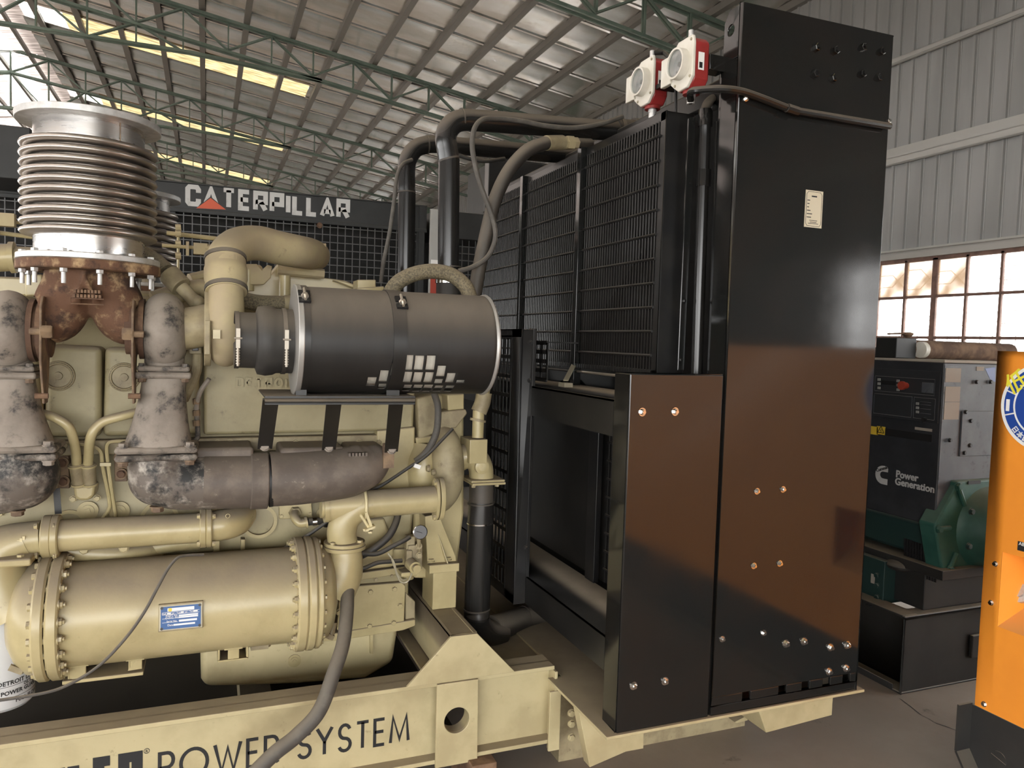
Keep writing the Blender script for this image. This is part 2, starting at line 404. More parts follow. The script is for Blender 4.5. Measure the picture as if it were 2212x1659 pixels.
def text(name,txt,mat,parent,o,u,v,size,bold=0,th=.0008,align='LEFT',xs=1.):
    cu=bpy.data.curves.new('txt','FONT');cu.body=txt;cu.size=size;cu.extrude=th;cu.offset=bold;cu.align_x=align;cu.resolution_u=3
    to=bpy.data.objects.new('txt',cu);COL.objects.link(to)
    bpy.context.view_layer.update()
    me=bpy.data.meshes.new_from_object(to.evaluated_get(bpy.context.evaluated_depsgraph_get()))
    bpy.data.objects.remove(to);bpy.data.curves.remove(cu)
    me.name=name;u=Vector(u).normalized();v=Vector(v).normalized();w=u.cross(v)
    mm=Matrix((u*xs,v,w)).transposed().to_4x4();mm.translation=Vector(o)
    me.transform(mm)
    if not len(me.vertices): return None
    lo=Vector([min(p.co[i] for p in me.vertices) for i in range(3)]);hi=Vector([max(p.co[i] for p in me.vertices) for i in range(3)]);c=(lo+hi)/2
    me.transform(Matrix.Translation(-c));me.materials.clear();me.materials.append(MAT[mat])
    ob=bpy.data.objects.new(name,me);COL.objects.link(ob);place(ob,Matrix.Translation(c),parent);return ob

# ================================================================== THE HALL
KR=.147
def zr(X): return 6.0-KR*(X-7)
RX0,RX1=-3.35,7.05
TY=[-1.8,3.6,9.0,14.4,19.8,25.2,30.6]
fl=struct(MB().box(-30,30,-6.3,60,FLOOR-.2,FLOOR).build('floor','concrete'))
# crack in the slab
cr=[at(x,y,Z=FLOOR) for x,y in((1945,1510),(1965,1525),(1990,1545),(2005,1552),(2020,1562),(2050,1572),(2075,1582),(2092,1590),(2140,1612))]
MB().add([p+V(0,w,.0008) for p in cr for w in(-.008,.010)],[(2*i,2*i+1,2*i+3,2*i+2) for i in range(len(cr)-1)]).build('crack','ink',fl)

# ceiling: every foil faced sheet, purlin, truss and skylight is a piece of it
ceil=MB().box(RX0-.25,RX0+.1,-8,36,7.78,7.8).build('ceiling','purlin');struct(ceil)
def sheet_mb(x0,x1,w=.95):
    b=MB();pr=[(-w/2,-.018),(-w/2+.05,.006),(-w/6,.0),(0,.006),(w/6,0),(w/2-.05,.006),(w/2,-.018)]
    nx=6;vs=[]
    for i in range(nx+1):
        X=lerp(x0,x1,i/nx)
        for y,dz in pr: vs.append(V(X,y,zr(X)+.10+dz+(.006*math.sin(i*2.3+y*9))))
    k=len(pr);fs=[(i*k+j,i*k+j+1,(i+1)*k+j+1,(i+1)*k+j) for i in range(nx) for j in range(k-1)]
    b.add(vs,fs);return b
def pieces(name,mb,mat,parent,offs):
    o=None
    for d in offs:
        if o is None:
            o=mb.build(name,mat,parent);base=WM[o.name];
            place(o,Matrix.Translation(d)@base,parent)
        else:
            q=bpy.data.objects.new(name,o.data);COL.objects.link(q);place(q,Matrix.Translation(d)@base,parent)
    return o
ns=list(range(-27,21))
pieces('roof_sheet',sheet_mb(RX0,RX1),'foil',ceil,[V(0,17.2+.9*n,0) for n in ns if n%6])
pieces('roof_sheet',sheet_mb(1.98,RX1),'foil',ceil,[V(0,17.2+.9*n,0) for n in ns if n%6==0])
# corrugated yellow skylights
b=MB();vs=[];ny=24
for X in (-2.55,1.98):
    for j in range(ny+1): vs.append(V(X,-.48+.96*j/ny,zr(X)+.1+(.014 if j%2 else -.014)))
b.add(vs,[(j,j+1,ny+2+j,ny+1+j) for j in range(ny)])
pieces('skylight_sheet',b,'skylight_yellow',ceil,[V(0,17.2+.9*n,0) for n in ns if n%6==0])
b=MB();vs=[]
for X in (-3.3,-2.55):
    for j in range(ny+1): vs.append(V(X,-.48+.96*j/ny,zr(X)+.1+(.014 if j%2 else -.014)))
b.add(vs,[(j,j+1,ny+2+j,ny+1+j) for j in range(ny)])
pieces('skylight_sheet',b,'skylight_white',ceil,[V(0,17.2+.9*n,0) for n in ns if n%6==0])
# purlins (C sections along the hall)
b=MB()
for dx,dz,w,h in((0,.05,.008,.10),(.045,.004,.09,.008),(.045,.096,.09,.008),(.09,.02,.008,.035)): b.obox(V(dx,14,dz),V(w/2,0,0),V(0,22,0),V(0,0,h/2))
px=[6.98,6.33,5.65,4.96,4.24,3.54,2.80,2.07,1.34,.57,-.15,-.87,-1.59,-2.31,-3.05]
pieces('purlin',b,'purlin',ceil,[V(X,0,zr(X)) for X in px])
# far slope beyond the ridge
def zl(X): return 7.63+KR*(X+3.35)
def lsheet(x0,x1,y0,y1):
    b=MB();vs=[];n=int((y1-y0)/.075);
    for X in (x0,x1):
        for j in range(n+1): vs.append(V(X,lerp(y0,y1,j/n),zl(X)+(.012 if j%2 else -.012)))
    b.add(vs,[(j,j+1,n+2+j,n+1+j) for j in range(n)]);return b
for y in range(-8,36,4):
    lsheet(-3.90,-3.30,y,y+4).build('far_roof_sheet','sheet_pink',ceil)
    lsheet(-4.45,-3.90,y,y+4).build('skylight_sheet','skylight_white',ceil)
    lsheet(-12,-4.45,y,y+4).build('far_roof_sheet','sheet_pink',ceil)
b=MB().obox(V(0,14,-.05),V(.03,0,0),V(0,22,0),V(0,0,.04))
pieces('purlin',b,'purlin',ceil,[V(X,0,zl(X)) for X in(-3.62,-4.2,-4.9,-5.6,-6.4)])
# trusses of twin green angles
for Y in TY:
    c=MB();D=.52
    XA=-3.97;zA=zr(XA)
    for s in(-.055,.055):
        y=Y+s
        c.bar(V(XA,y,zA-.03),V(6.95,y,zr(6.95)-.03),.035,.045)
        c.bar(V(XA,y,zA-D),V(6.9,y,zr(6.9)-.60),.032,.04)
        c.bar(V(XA,y,6.33),V(-.3,y,6.33),.032,.04);c.bar(V(-.3,y,6.33),V(1.9,y,zr(1.9)-D-.04),.032,.04)
        c.bar(V(XA,y,zA-.035),V(-11.5,y,zA-KR*7.5),.05,.055);c.bar(V(XA,y,zA-D),V(-11.5,y,zA-KR*7.5-.55),.045,.05);c.bar(V(XA,y,6.33),V(-6.5,y,6.33),.045,.05);c.bar(V(-6.5,y,6.33),V(-8.8,y,6.32),.045,.05)
    tr=c.build('roof_truss','truss',ceil)
    st=.715;n=15
    def web(p,q):
        w=MB()
        for s in(-.03,.03): w.bar(p+V(0,s,0),q+V(0,s,0),.022,.03,up=EY)
        w.build('web_member','truss',tr)
    for i in range(n+1):
        X=XA+st*i
        if X>6.9:break
        zt=zr(X)-.05;zm=zr(X)-D+.01 if X<5 else zr(X)-.58
        web(V(X,Y,zt),V(X,Y,zm if X>1.7 else (6.33 if X<-.2 else zm)))
        if i%2==0 and i<n:
            X2=X+st
            web(V(X,Y,zm),V(X2,Y,zr(X2)-.05)) if i%4 else web(V(X,Y,zm),V(X2,Y,zr(X2)-.05))
        elif i<n:
            X2=X+st
            web(V(X,Y,zt),V(X2,Y,zr(X2)-D))
        if X<-.6:
            X2=X+st
            if i%2: web(V(X,Y,6.33),V(X2,Y,zr(X2)-D))
            else: web(V(X,Y,zr(X)-D),V(X2,Y,6.33))

# right wall: corrugated sheets on girts over a strip of steel windows
wr=MB().box(7.03,7.2,-8,36,FLOOR,.85).build('wall_right','brick');struct(wr)
b=MB();pr=[]
for k in range(5):
    y=-.45+.18*k; pr+=[(y,0),(y+.118,0),(y+.126,.006),(y+.136,0),(y+.142,-.022),(y+.168,-.022),(y+.174,0)]
pr.append((.45,0));vs=[V(7.05-x*1,y,z) for z in(2.72,6.12) for y,x in[(p[0],-p[1]) for p in pr]]
k=len(pr);b.add(vs,[(j,j+1,k+j+1,k+j) for j in range(k-1)])
pieces('wall_sheet',b,'wallsheet',wr,[V(0,-7.5+.9*n,0) for n in range(48)])
for z,h in((3.70,.07),(4.79,.05),(3.80,.10)):
    g=MB()
    if h==.10: g.box(7.0,7.03,-8,36,z-.05,z+.05)
    else: g.box(6.95,7.02,-8,36,z-h/2,z-h/2+.008);g.box(6.95,6.958,-8,36,z-h/2,z+h/2);g.box(6.95,7.02,-8,36,z+h/2-.008,z+h/2)
    g.build('girt','girt',wr)
MB().box(6.97,7.06,-8,36,2.62,2.70).box(6.93,7.0,-8,36,2.70,2.72).build('window_head','girt',wr)
MB().box(6.93,7.08,-8,36,.85,.9).build('window_sill','brick',wr)
for Y in TY: MB().box(6.8,6.95,Y-.06,Y+.06,FLOOR,5.95).build('column','truss',wr)
MB().box(6.98,7.08,-8,-2.7,.9,2.64).build('infill_panel','wallsheet',wr)
def window(n,y0,y1,detail):
    w=MB().box(7.0,7.05,y0,y1,2.58,2.62).box(7.0,7.05,y0,y1,.9,.94).box(7.0,7.05,y0,y0+.04,.9,2.62).box(7.0,7.05,y1-.04,y1,.9,2.62).build('window_%d'%n,'wframe');struct(w)
    nc=15;ys=[lerp(y0,y1,i/nc) for i in range(nc+1)];zs=[.92,1.35,1.776,2.205,2.60]
    for i in range(1,nc):
        t=.03 if (i-7)%3==0 else .013
        MB().box(7.0,7.04,ys[i]-t,ys[i]+t,.92,2.6).build('mullion','wframe',w)
    for z in zs[1:-1]: MB().box(7.005,7.035,y0,y1,z-.014,z+.014).build('transom','wframe',w)
    if detail:
        me=None
        for i in range(nc):
            for j in range(4):
                d=(j==3 and 6<=i<=9)
                MB().box(7.018,7.022,ys[i]+.005,ys[i+1]-.005,zs[j]+.005,zs[j+1]-.005).build('pane','pane_dirty' if d else 'pane',w)
        p=(y1-y0)/nc
        for zb,amp in((2.38,.085),(2.42,-.085),(1.96,.08),(2.0,-.08)):
            pts=[]
            for i in range(nc+1):
                y=y0+p*i;s=1 if i%2 else -1
                pts+=[V(7.1,y-.11,zb+amp*s),V(7.1,y+.07,zb+amp*s)]
            MB().tube(pts,.006,5).build('security_bar','wframe',w)
        for i in range(nc):
            for dy in(-.05,.08): MB().tube([V(7.1,ys[i]+dy+.17,.95),V(7.1,ys[i]+dy+.17,1.9)],.005,5).build('security_bar','wframe',w)
    else:
        MB().box(7.018,7.022,y0,y1,.92,2.6).build('pane','pane',w)
window(1,3.27,8.67,True)
window(2,9.1,14.4,False)
window(3,-2.6,2.8,False)
window(4,14.8,20.1,False)
window(5,20.5,25.8,False)
window(6,26.2,35,False)
struct(MB().box(-13,7.2,35.5,35.7,FLOOR,8).build('wall_back','wallsheet'))

wf=MB().box(-12.2,-11,-6.2,-6,FLOOR,7.7).box(2.2,7.2,-6.2,-6,FLOOR,7.7).box(-11,2.2,-6.2,-6,3.1,7.7).build('wall_front','wallsheet');struct(wf)
wl_=MB().box(-12.2,-12,-6,36,FLOOR,.9).box(-12.2,-12,-6,36,2.7,6.6).build('wall_left','wallsheet');struct(wl_)
struct(MB().box(-40,40,-45,-6.3,FLOOR-.2,FLOOR-.01).build('ground','yard'))

# ================================================================== RADIATOR
TX0,TX1,TY0,TZ0,TZ1=1.688,2.371,2.2,.283,2.78
rad=thing('radiator','tall glossy black radiator with slatted fan grille at the end of the engine','radiator',(1.9,3.3,TZ0))
# side plate with slots along its foot
sp=MB()
hs=[at(x,y,Y=TY0) for x,y in((1612,1515),(1690,1500),(1740,1492),(1785,1485),(1828,1477))]
za,zb=.318,.352;xs=[TX0]
sp.box(TX0,TX1,TY0,TY0+.012,zb,TZ1);sp.box(TX0,TX1,TY0,TY0+.012,TZ0,za)
for h in hs: xs+=[h.x-.018,h.x+.018]
xs.append(TX1)
for i in range(0,len(xs),2): sp.box(xs[i],xs[i+1],TY0,TY0+.012,za,zb)
sp.box(TX1-.008,TX1,TY0,2.31,TZ0,TZ1);sp.box(TX0,TX0+.008,TY0+.012,2.3,TZ0,2.6)
lp=[V(TX0,TY0+.012,2.6),V(TX0,2.3,2.6),V(TX0,2.3,2.74),V(TX0,2.27,TZ1),V(TX0,TY0+.012,TZ1)]
sp.plate_hole(lp,V(TX0,2.262,2.705),.018,EY,EZ,V(.008,0,0),24)
side=sp.build('side_panel','black_gloss',rad,bevel=.003)
lc=MB().box(1.304,1.676,TY0,2.21,TZ0,1.506).box(1.304,1.312,2.21,2.305,TZ0,1.506).box(1.312,1.676,2.21,2.305,1.498,1.506).build('lower_cover','black_gloss',rad,bevel=.003)
for x,y in((1763,103),(1803,110),(1863,103),(1902,112),(1760,160),(1799,169),(1861,160),(1897,168)): bolt(side,at(x,y,Y=TY0),-EY,.0155,'black_gloss')
for x,y in((1635,1061),(1691,1057),(1628,1222),(1684,1217),(1560,1380),(1649,1367)): bolt(side,at(x,y,Y=TY0),-EY,.0095,'chrome')
for x,y in((1697,1390),(1736,1385),(1793,1398),(1829,1393),(1790,1450),(1827,1443)): bolt(side,at(x,y,Y=TY0),-EY,.0125,'chrome')
for x,y in((1387,890),(1458,889),(1368,1481),(1436,1471)): bolt(lc,at(x,y,Y=TY0),-EY,.0115,'chrome')
# rating plate
p=at(1757,452,Y=TY0)
pl=MB().box(p.x-.040,p.x+.040,TY0-.002,TY0,p.z-.066,p.z+.066).build('rating_plate','plate_cream',side);
pb=MB()
def line2(b,a,c,w,y,h=.0006):
    a=V(a[0],y,a[1]);c=V(c[0],y,c[1]);b.bar(a,c,w,h,up=EY)
o=[(p.x-.035,p.z+.052),(p.x-.028,p.z+.061),(p.x+.028,p.z+.061),(p.x+.035,p.z+.052),(p.x+.035,p.z-.052),(p.x+.028,p.z-.061),(p.x-.028,p.z-.061),(p.x-.035,p.z-.052)]
for i in range(8): line2(pb,o[i],o[(i+1)%8],.0014,TY0-.0022)
for i,(w,z0) in enumerate(((.012,.030),(.010,.018),(.008,.006),(.016,-.006),(.024,-.018),(.020,-.030))): line2(pb,(p.x-.031,p.z+z0),(p.x-.031+w,p.z+z0),.003,TY0-.0022)
for w,z0 in((.036,-.041),(.030,-.047),(.046,-.052)): line2(pb,(p.x-w/2,p.z+z0),(p.x+w/2,p.z+z0),.002,TY0-.0022)
line2(pb,(p.x-.012,p.z+.045),(p.x+.012,p.z+.045),.005,TY0-.0022)
pb.build('plate_print','ink',side)
# core, tanks
MB().box(1.76,2.30,2.30,4.75,.30,2.56).build('core','black_core',rad)
zt=at(1560,166,X=1.74).z
MB().box(1.74,2.33,2.3,4.75,2.5,zt).build('header_tank','black_satin',rad,bevel=.008)
MB().box(TX0,TX1,4.72,4.8,TZ0,TZ1).build('far_side_panel','black_paint',rad,bevel=.004)
# side flange strip between tower and guard box, with bolts
fx=1.725
MB().box(1.70,1.745,2.31,2.33,.3,2.60).build('side_flange','black_gloss',rad,bevel=.002)
st=MB().prism([at(1548,262,Y=2.33),at(1590,228,Y=2.33),at(1583,800,Y=2.33),at(1533,805,Y=2.33)],V(0,.012,0)).build('flange_strip','black_gloss',rad,bevel=.002)
for x,y in((1543,233),(1560,277),(1551,446),(1541,616),(1534,775)): bolt(st,at(x,y,Y=2.33),-EY,.009,'black_gloss')
st2=MB().prism([at(1488,255,Y=2.40),at(1503,252,Y=2.40),at(1478,800,Y=2.40),at(1464,800,Y=2.40)],V(0,.008,0)).build('guard_flange','black_gloss',rad,bevel=.002)
for x,y in((1497,258),(1497,268),(1491,395),(1485,525),(1478,650),(1470,777)): bolt(st2,at(x,y,Y=2.40),-EY,.007,'black_gloss')
# upper fan guard: box frame, posts, bars and rods
GX,GY0,GY1,GZ0,GZ1=1.58,2.48,4.48,1.49,2.475
g=MB().box(GX,1.70,GY0,GY0+.006,GZ0,GZ1).box(GX,1.70,GY0,GY1,GZ1-.006,GZ1).box(GX-.002,GX+.004,GY0,GY0+.035,GZ0,GZ1).box(GX-.002,GX+.004,GY0,GY1,GZ1-.035,GZ1).box(GX-.002,GX+.004,GY0,GY1,GZ0,GZ0+.02).box(GX,1.70,GY1-.006,GY1,GZ0,GZ1)
gd=g.build('fan_guard','black_paint',rad,bevel=.002)
for y in(3.135,3.815): MB().box(GX-.03,GX+.006,y-.018,y+.018,1.32,GZ1+.005).build('guard_post','black_gloss',gd,bevel=.002)
for i in range(11):
    z=2.388-.0915*i
    for a,c in((GY0+.03,3.118),(3.152,3.798),(3.832,GY1-.01)):
        MB().tube([V(GX-.006,a,z),V(GX-.006,c,z)],.0058,6).build('guard_bar','black_satin',gd)
        if a>2.6: MB().cyl(V(GX-.022,a,z),V(GX-.006,a,z),.005,n=6).build('guard_weld','black_gloss',gd)
rd=MB();y=GY0+.045
while y<GY1-.02:
    if min(abs(y-3.135),abs(y-3.815))>.02: rd.tube([V(GX,y,GZ0),V(GX,y,GZ1-.03)],.0046,5)
    y+=.0215
stuff(rd.build('guard_rods','rod',gd))
# fan behind the guard
fn=MB();fc=V(1.70,3.5,1.55)
for k in range(6):
    a=k*pi/3+.3;d=V(0,math.cos(a),math.sin(a));t=V(0,-d.z,d.y)
    fn.prism([fc+d*.12+t*.06,fc+d*.80+t*.14,fc+d*.80-t*.14,fc+d*.12-t*.06],V(.01,0,0))
fn.cyl(fc-V(.04,0,0),fc+V(.05,0,0),.14,n=24)
fn.build('fan','cat_black',rad)
# lower frame: shelf, sill, posts
shelf=MB().box(1.304,1.60,2.305,4.7,1.405,1.412).box(1.304,1.316,2.305,4.7,1.285,1.412).build('upper_beam','black_satin',rad)
MB().box(1.304,1.56,2.305,4.7,.57,.577).box(1.304,1.316,2.305,4.7,.46,.577).build('lower_beam','black_satin',rad)
MB().box(1.304,1.32,3.02,3.07,.46,1.66).build('frame_post','black_paint',rad,bevel=.002)
MB().box(1.55,1.575,2.86,2.94,.577,1.405).build('frame_post','black_paint',rad,bevel=.002)
MB().box(1.60,1.61,2.86,4.6,.577,1.405).build('back_panel','black_satin',rad)
lg=MB();y=2.33
while y<2.85: lg.tube([V(1.60,y,.58),V(1.60,y,1.40)],.0046,5);y+=.0215
stuff(lg.build('guard_rods','rod',rad))
for i in range(10): MB().tube([V(1.592,2.32,.64+.078*i),V(1.592,2.85,.64+.078*i)],.005,6).build('guard_bar','black_satin',rad)
MB().box(1.68,1.69,2.3,2.9,.3,1.41).build('core_cover','black_core',rad)
# latch rod and strap under the upper guard
MB().tube([V(1.57,2.48,1.475),V(1.57,3.2,1.475)],.006,6).build('guard_latch','zinc',rad)
pt=[at(1248,786,X=1.56),at(1240,787,X=1.56),at(1222,822,X=1.45)]
MB().bar(pt[1],pt[2],.022,.004).box(pt[2].x-.02,pt[2].x+.02,pt[2].y-.03,pt[2].y+.03,1.412,1.43).build('latch_strap','lead',rad)
# slotted belt guard in front of the pulley
bg_=MB();X=1.25;y0,y1=3.10,3.62;z0,z1=.46,1.655
def slots(b,X,y0,y1,z0,z1,nc,nr,t=.006):
    for i in range(nc+1):
        y=lerp(y0,y1,i/nc);b.box(X,X+t,y-.008,y+.008,z0,z1)
    for j in range(nr+1):
        z=lerp(z0,z1,j/nr);b.box(X,X+t,y0,y1,z-.009,z+.009)
slots(bg_,X,3.14,3.36,.50,1.62,5,13)
bg_.box(X,X+.006,3.02,3.13,z0,z1).box(X,X+.006,3.36,3.44,z0,z1).box(X,X+.006,3.02,3.44,1.62,z1).box(X,X+.006,3.02,3.44,z0,.5).box(X,1.304,3.02,3.026,z0,z1).box(X,1.304,3.02,3.9,z1-.006,z1)
belt=bg_.build('belt_guard','black_paint',rad,bevel=.0015)
for x,y in((1147,740),(1144,822),(1136,1183)): bolt(belt,at(x,y,Y=3.02),-EY,.009,'black_satin')
b=MB();slots(b,1.36,3.0,3.25,1.44,1.60,4,4);b.box(1.35,1.5,2.98,3.26,1.6,1.606).build('small_guard','black_satin',rad)

# ------------------------------------------------------------------ level switches on the radiator
def level_switch(c,label,lid):
    t=thing('level_switch',label,'level switch',c,'red and white level switches on the radiator')
    def q(u,z,x=0): return V(c.x+x,c.y+u,c.z+z)
    body=MB().prism([q(-.055,.065),q(-.035,.085),q(.045,.085),q(.065,.06),q(.065,-.06),q(.03,-.09),q(-.03,-.09),q(-.055,-.06)],V(.062,0,0)).build('body','red',t,bevel=.006)
    MB().cyl(q(0,-.085,.03),q(0,-.100,.03),.030,n=20).build('base_ring','red',t)
    fp=MB().prism([q(-.062,.06,-.012),q(-.055,.085,-.012),q(.03,.085,-.012),q(.06,.06,-.012),q(.072,.05,-.012),q(.072,-.052,-.012),q(.05,-.07,-.012),q(.02,-.09,-.012),q(-.03,-.088,-.012),q(-.062,-.055,-.012)],V(.013,0,0)).build('face_plate','white',t,bevel=.003)
    MB().box(c.x-.02,c.x-.002,c.y+.06,c.y+.125,c.z-.05,c.z+.05).build('hinge_plate','white',t,bevel=.003)
    bz=MB().ring(q(.005,0,-.012),-EX,.053,.046,.030,32).build('bezel','white',t)
    MB().cyl(q(.005,0,-.010),q(.005,0,-.014),.047,n=32).build('dial','dial',t)
    MB().cyl(q(.005,.0,-.014),q(.005,.0,-.022),.008,n=10).bar(q(.005,.0,-.018),q(-.012,.018,-.018),.006,.003,up=EX).cyl(q(.02,-.022,-.014),q(.02,-.022,-.019),.006,n=10).cyl(q(-.008,-.028,-.014),q(-.008,-.028,-.019),.006,n=10).build('pointer','dark_plastic',t)
    MB().cyl(q(.005,0,-.034),q(.005,0,-.036),.046,n=32).build('dial_glass','glass',t)
    for u,z in((-.05,.07),(-.05,-.055),(.04,-.065),(.055,.045)): bolt(fp,q(u,z,-.012),-EX,.0045,'lead','hex','screw')
    MB().box(c.x+.016,c.x+.04,c.y-.0565,c.y-.055,c.z-.03,c.z+.03).build('label','white_clean',t)
    MB().box(c.x+.02,c.x+.033,c.y-.057,c.y-.0565,c.z-.024,c.z-.004).build('label_print','ink',t)
    MB().ring(q(-.035,.0,.078),-EY,.016,.008,.012,16).build('lug','red',t)
    MB().cyl(q(0,.082,.02),q(0,.096,.02),.014,n=14).cyl(q(0,.096,.02),q(0,.122,.02),.010,n=12).build('cable_gland','galv',t)
    MB().cyl(q(0,-.096,.03),q(0,-.112,.03),.016,n=14).cyl(q(0,-.11,.03),q(0,-.132,.03),.014,n=14).build('elbow_fitting','galv',t)
    return t
s1=at(1480,140,Y=2.345);s2=at(1397,178,Y=2.62)
level_switch(s1,'red and white level switch bolted to the black bracket box on the radiator side',0)
level_switch(s2,'red and white level switch standing over the corner of the fan grille',1)
br=thing('switch_bracket','black steel bracket box and arms holding the red level switches','bracket',(1.63,2.33,2.6))
a=at(1531,113,Y=2.28);c=at(1595,160,Y=2.28)
MB().box(a.x+.01,TX0+.002,2.285,2.34,c.z,a.z).build('bracket_box','black_gloss',br,bevel=.003)
bolt(br,at(1588,128,Y=2.285),-EY,.011,'black_gloss')
p0=at(1460,232,Y=2.50);p1=at(1460,185,Y=2.50)
MB().cyl(V(p0.x,p0.y,GZ1),p1,.006,n=8).box(p1.x-.05,p1.x+.03,p1.y-.06,p1.y+.06,p1.z-.004,p1.z+.012).build('support_arm','black_satin',br)
for dx in(-.035,.02): bolt(br,p1+V(dx,-.03,-.004),-EZ,.009,'black_gloss')
h=s2+V(.03,0,-.125)
MB().tube(spl([h,h+V(.0,0,-.02),h+V(.03,-.03,-.03),h+V(.12,-.06,-.02)],6),.011,8).build('lower_tube','black_satin',br)
u=s2+V(.02,0,.115)
MB().tube([u,u+V(.04,-.02,.0),s1+V(.07,.1,.02)],.009,8).build('upper_tube','black_satin',br)
# conduit across the side plate
pts=[s1+V(.03,0,-.124),at(1492,199,Y=2.31),at(1515,194,Y=2.24),at(1560,192,Y=2.185),at(1600,197,Y=2.175),at(1640,210,Y=2.175),at(1702,234,Y=2.175)]
cdt=tag(MB().tube(spl(pts,6),.0125,10).tube([at(1700,233,Y=2.172),at(1724,241,Y=2.172)],.0155,10).tube([at(1712,238,Y=2.175),at(1922,273,Y=2.175)],.0125,10).build('conduit','pipe_dusty'),'bent black conduit running across the upper side panel of the radiator','conduit')
cdt.data.materials[0]=MAT['black_pipe']
for x,y in((1612,213),(1918,262)): bolt(cdt,at(x,y,Y=TY0),-EY,.010,'chrome')
# vertical sight pipe in the corner
vp=thing('vent_pipe','glossy black vertical pipe in the corner between grille and radiator tower','pipe',at(1510,800,Y=2.40))
MB().tube(spl([at(1600,202,Y=2.50),at(1550,212,Y=2.44),at(1526,235,Y=2.40),at(1522,300,Y=2.40)],6)+[at(1504,830,Y=2.40)],.0215,14).build('pipe','black_pipe',vp)
for y in(255,385): 
    p=at(1524-(y-255)*.03,y,Y=2.40);MB().cyl(p+V(0,0,-.03),p+V(0,0,.03),.026,n=16).build('pipe_clamp','black_gloss',vp)

# ================================================================== SKID
def ppoly(pts,Y,th): return MB().prism([at(x,y,Y=Y) for x,y in pts],V(0,th,0))
def pp(name,pts,Y,th,mat,parent,bevel=.004,seg=2): return ppoly(pts,Y,th).build(name,mat,parent,bevel=bevel,seg=seg)
def ptube(b,pts,r,n=12,k=6): return b.tube(spl([at(x,y,Y=Y) for x,y,Y in pts],k),r,n)
skid=thing('generator_skid','cream steel skid frame lettered POWER SYSTEM under the engine','skid',(.1,3.3,FLOOR))
ZT,ZB,YF=.332,.02,2.66
def rail(y0,sg,x0,x1):
    b=MB();a,c=(y0,y0+.118) if sg>0 else (y0-.118,y0)
    b.box(x0,x1,a,c,ZT-.016,ZT);b.box(x0,x1,a,c,ZB,ZB+.016);w=y0+.055*sg;xh=.882
    b.box(x0,xh-.057,w-.006,w+.006,ZB,ZT);b.box(xh+.057,x1,w-.006,w+.006,ZB,ZT);return b
r1=rail(YF,1,-1.4,1.285).build('side_rail','cream_clean',skid,bevel=.002)
rail(4.36,-1,-1.4,1.285).build('side_rail','cream_clean',skid)
YW=YF+.055-.006
MB().box(-1.38,.95,YF+.12,4.25,ZB-.004,ZB+.004).build('shade_sheet','shade_black',skid)  # added dark sheet, paints the shade under the engine between the rails
for x in(-1.1,.2,1.1): MB().box(x-.06,x+.06,YF+.05,4.30,ZB,ZB+.12).build('cross_tie','cream_dirty',skid)
# lettering on the web
o=at(341,1676,Y=YW);e=at(890,1600,Y=YW);zt=at(870,1543,Y=YW).z;H=zt-e.z
lt=MB();N=-EY
wl=.0115;L0=letters(MB(),'POWER SYSTEM',V(0,0,0),EX,EZ,N,H,wl,.012,xs=.98)
xs_=(e.x-o.x)/L0
zb_=e.z
def wordletters(txt,xa,xb,w,gap,h,z,th=.0016):
    n=letters(MB(),txt,V(0,0,0),EX,EZ,N,h,w,gap,xs=1.);k=len(txt)
    fixed=k*w+k*gap;var=n-fixed;xs=((xb-xa)-fixed)/var
    letters(lt,txt,V(xa,YW,z),EX,EZ,N,h,w,gap,th,xs=xs,done=lambda m:m.build('letter','ink',r1))
xP,xR,xS,xM=(at(v,1620,Y=YW).x for v in(341,612,640,891))
wordletters('POWER',xP,xR,wl,.012,H,zb_);wordletters('SYSTEM',xS,xM,wl,.012,H,zb_)
lt=MB();xR2=at(309,1640,Y=YW).x;xK=at(-52,1700,Y=YW).x
wordletters('KoHLEr',xK,xR2+.006,.033,.007,.135,at(300,1622,Y=YW).z-.135)
rr=at(317,1622,Y=YW);MB().ring(V(rr.x,YW,rr.z),N,.009,.0075,.0012,20).build('lettering','ink',r1)
text('lettering','R','ink',r1,V(rr.x-.004,YW-.0012,rr.z-.005),EX,EZ,.013)
# lifting plate with round eye
a=at(943,1477,Y=YF);c=at(1031,1650,Y=YF);hc=at(985,1553,Y=YF)
lo=[V(a.x,YF-.012,ZB-.01),V(at(1029,1640,Y=YF).x,YF-.012,ZB-.01),V(at(1031,1470,Y=YF).x,YF-.012,ZT-.004),V(a.x,YF-.012,ZT-.004)]
lf=MB().plate_hole(lo,V(hc.x,YF-.012,hc.z),.049,EX,EZ,V(0,.012,0),36).build('lifting_plate','cream_clean',skid,bevel=.002)
MB().ring(V(hc.x,YF,hc.z),EY,.053,.049,.05,32).build('lifting_eye','cream_clean',skid)
# gusset and cross beam that carries the engine front
tz=at(975,1375,Y=YF-.004);t2=at(1031,1369,Y=YF-.004)
ZG=tz.z
MB().prism([V(at(878,1479,Y=YF).x,YF-.006,ZT),V(tz.x,YF-.006,ZG),V(t2.x,YF-.006,ZG),V(at(1112,1441,Y=YF).x,YF-.006,ZT)],V(0,.014,0)).build('gusset','cream_clean',skid,bevel=.002)
MB().box(tz.x,t2.x,YF+.006,4.36,ZG-.012,ZG).box(tz.x,tz.x+.012,YF+.006,4.36,.30,ZG).box(t2.x-.012,t2.x,YF+.006,4.36,.30,ZG).box(tz.x-.05,tz.x+.012,YF+.1,4.36,.28,.292).build('cross_beam','cream_clean',skid,bevel=.002)
pb_=at(932,1318,Z=ZG)
YP=pb_.y;xl=at(934,1318,Y=YP).x;xr=at(985,1310,Y=YP).x;zpt=at(985,1233,Y=YP).z
MB().box(xl-.0,xr,YP,YP+.16,ZG,zpt).build('mount_post','cream',skid,bevel=.003)
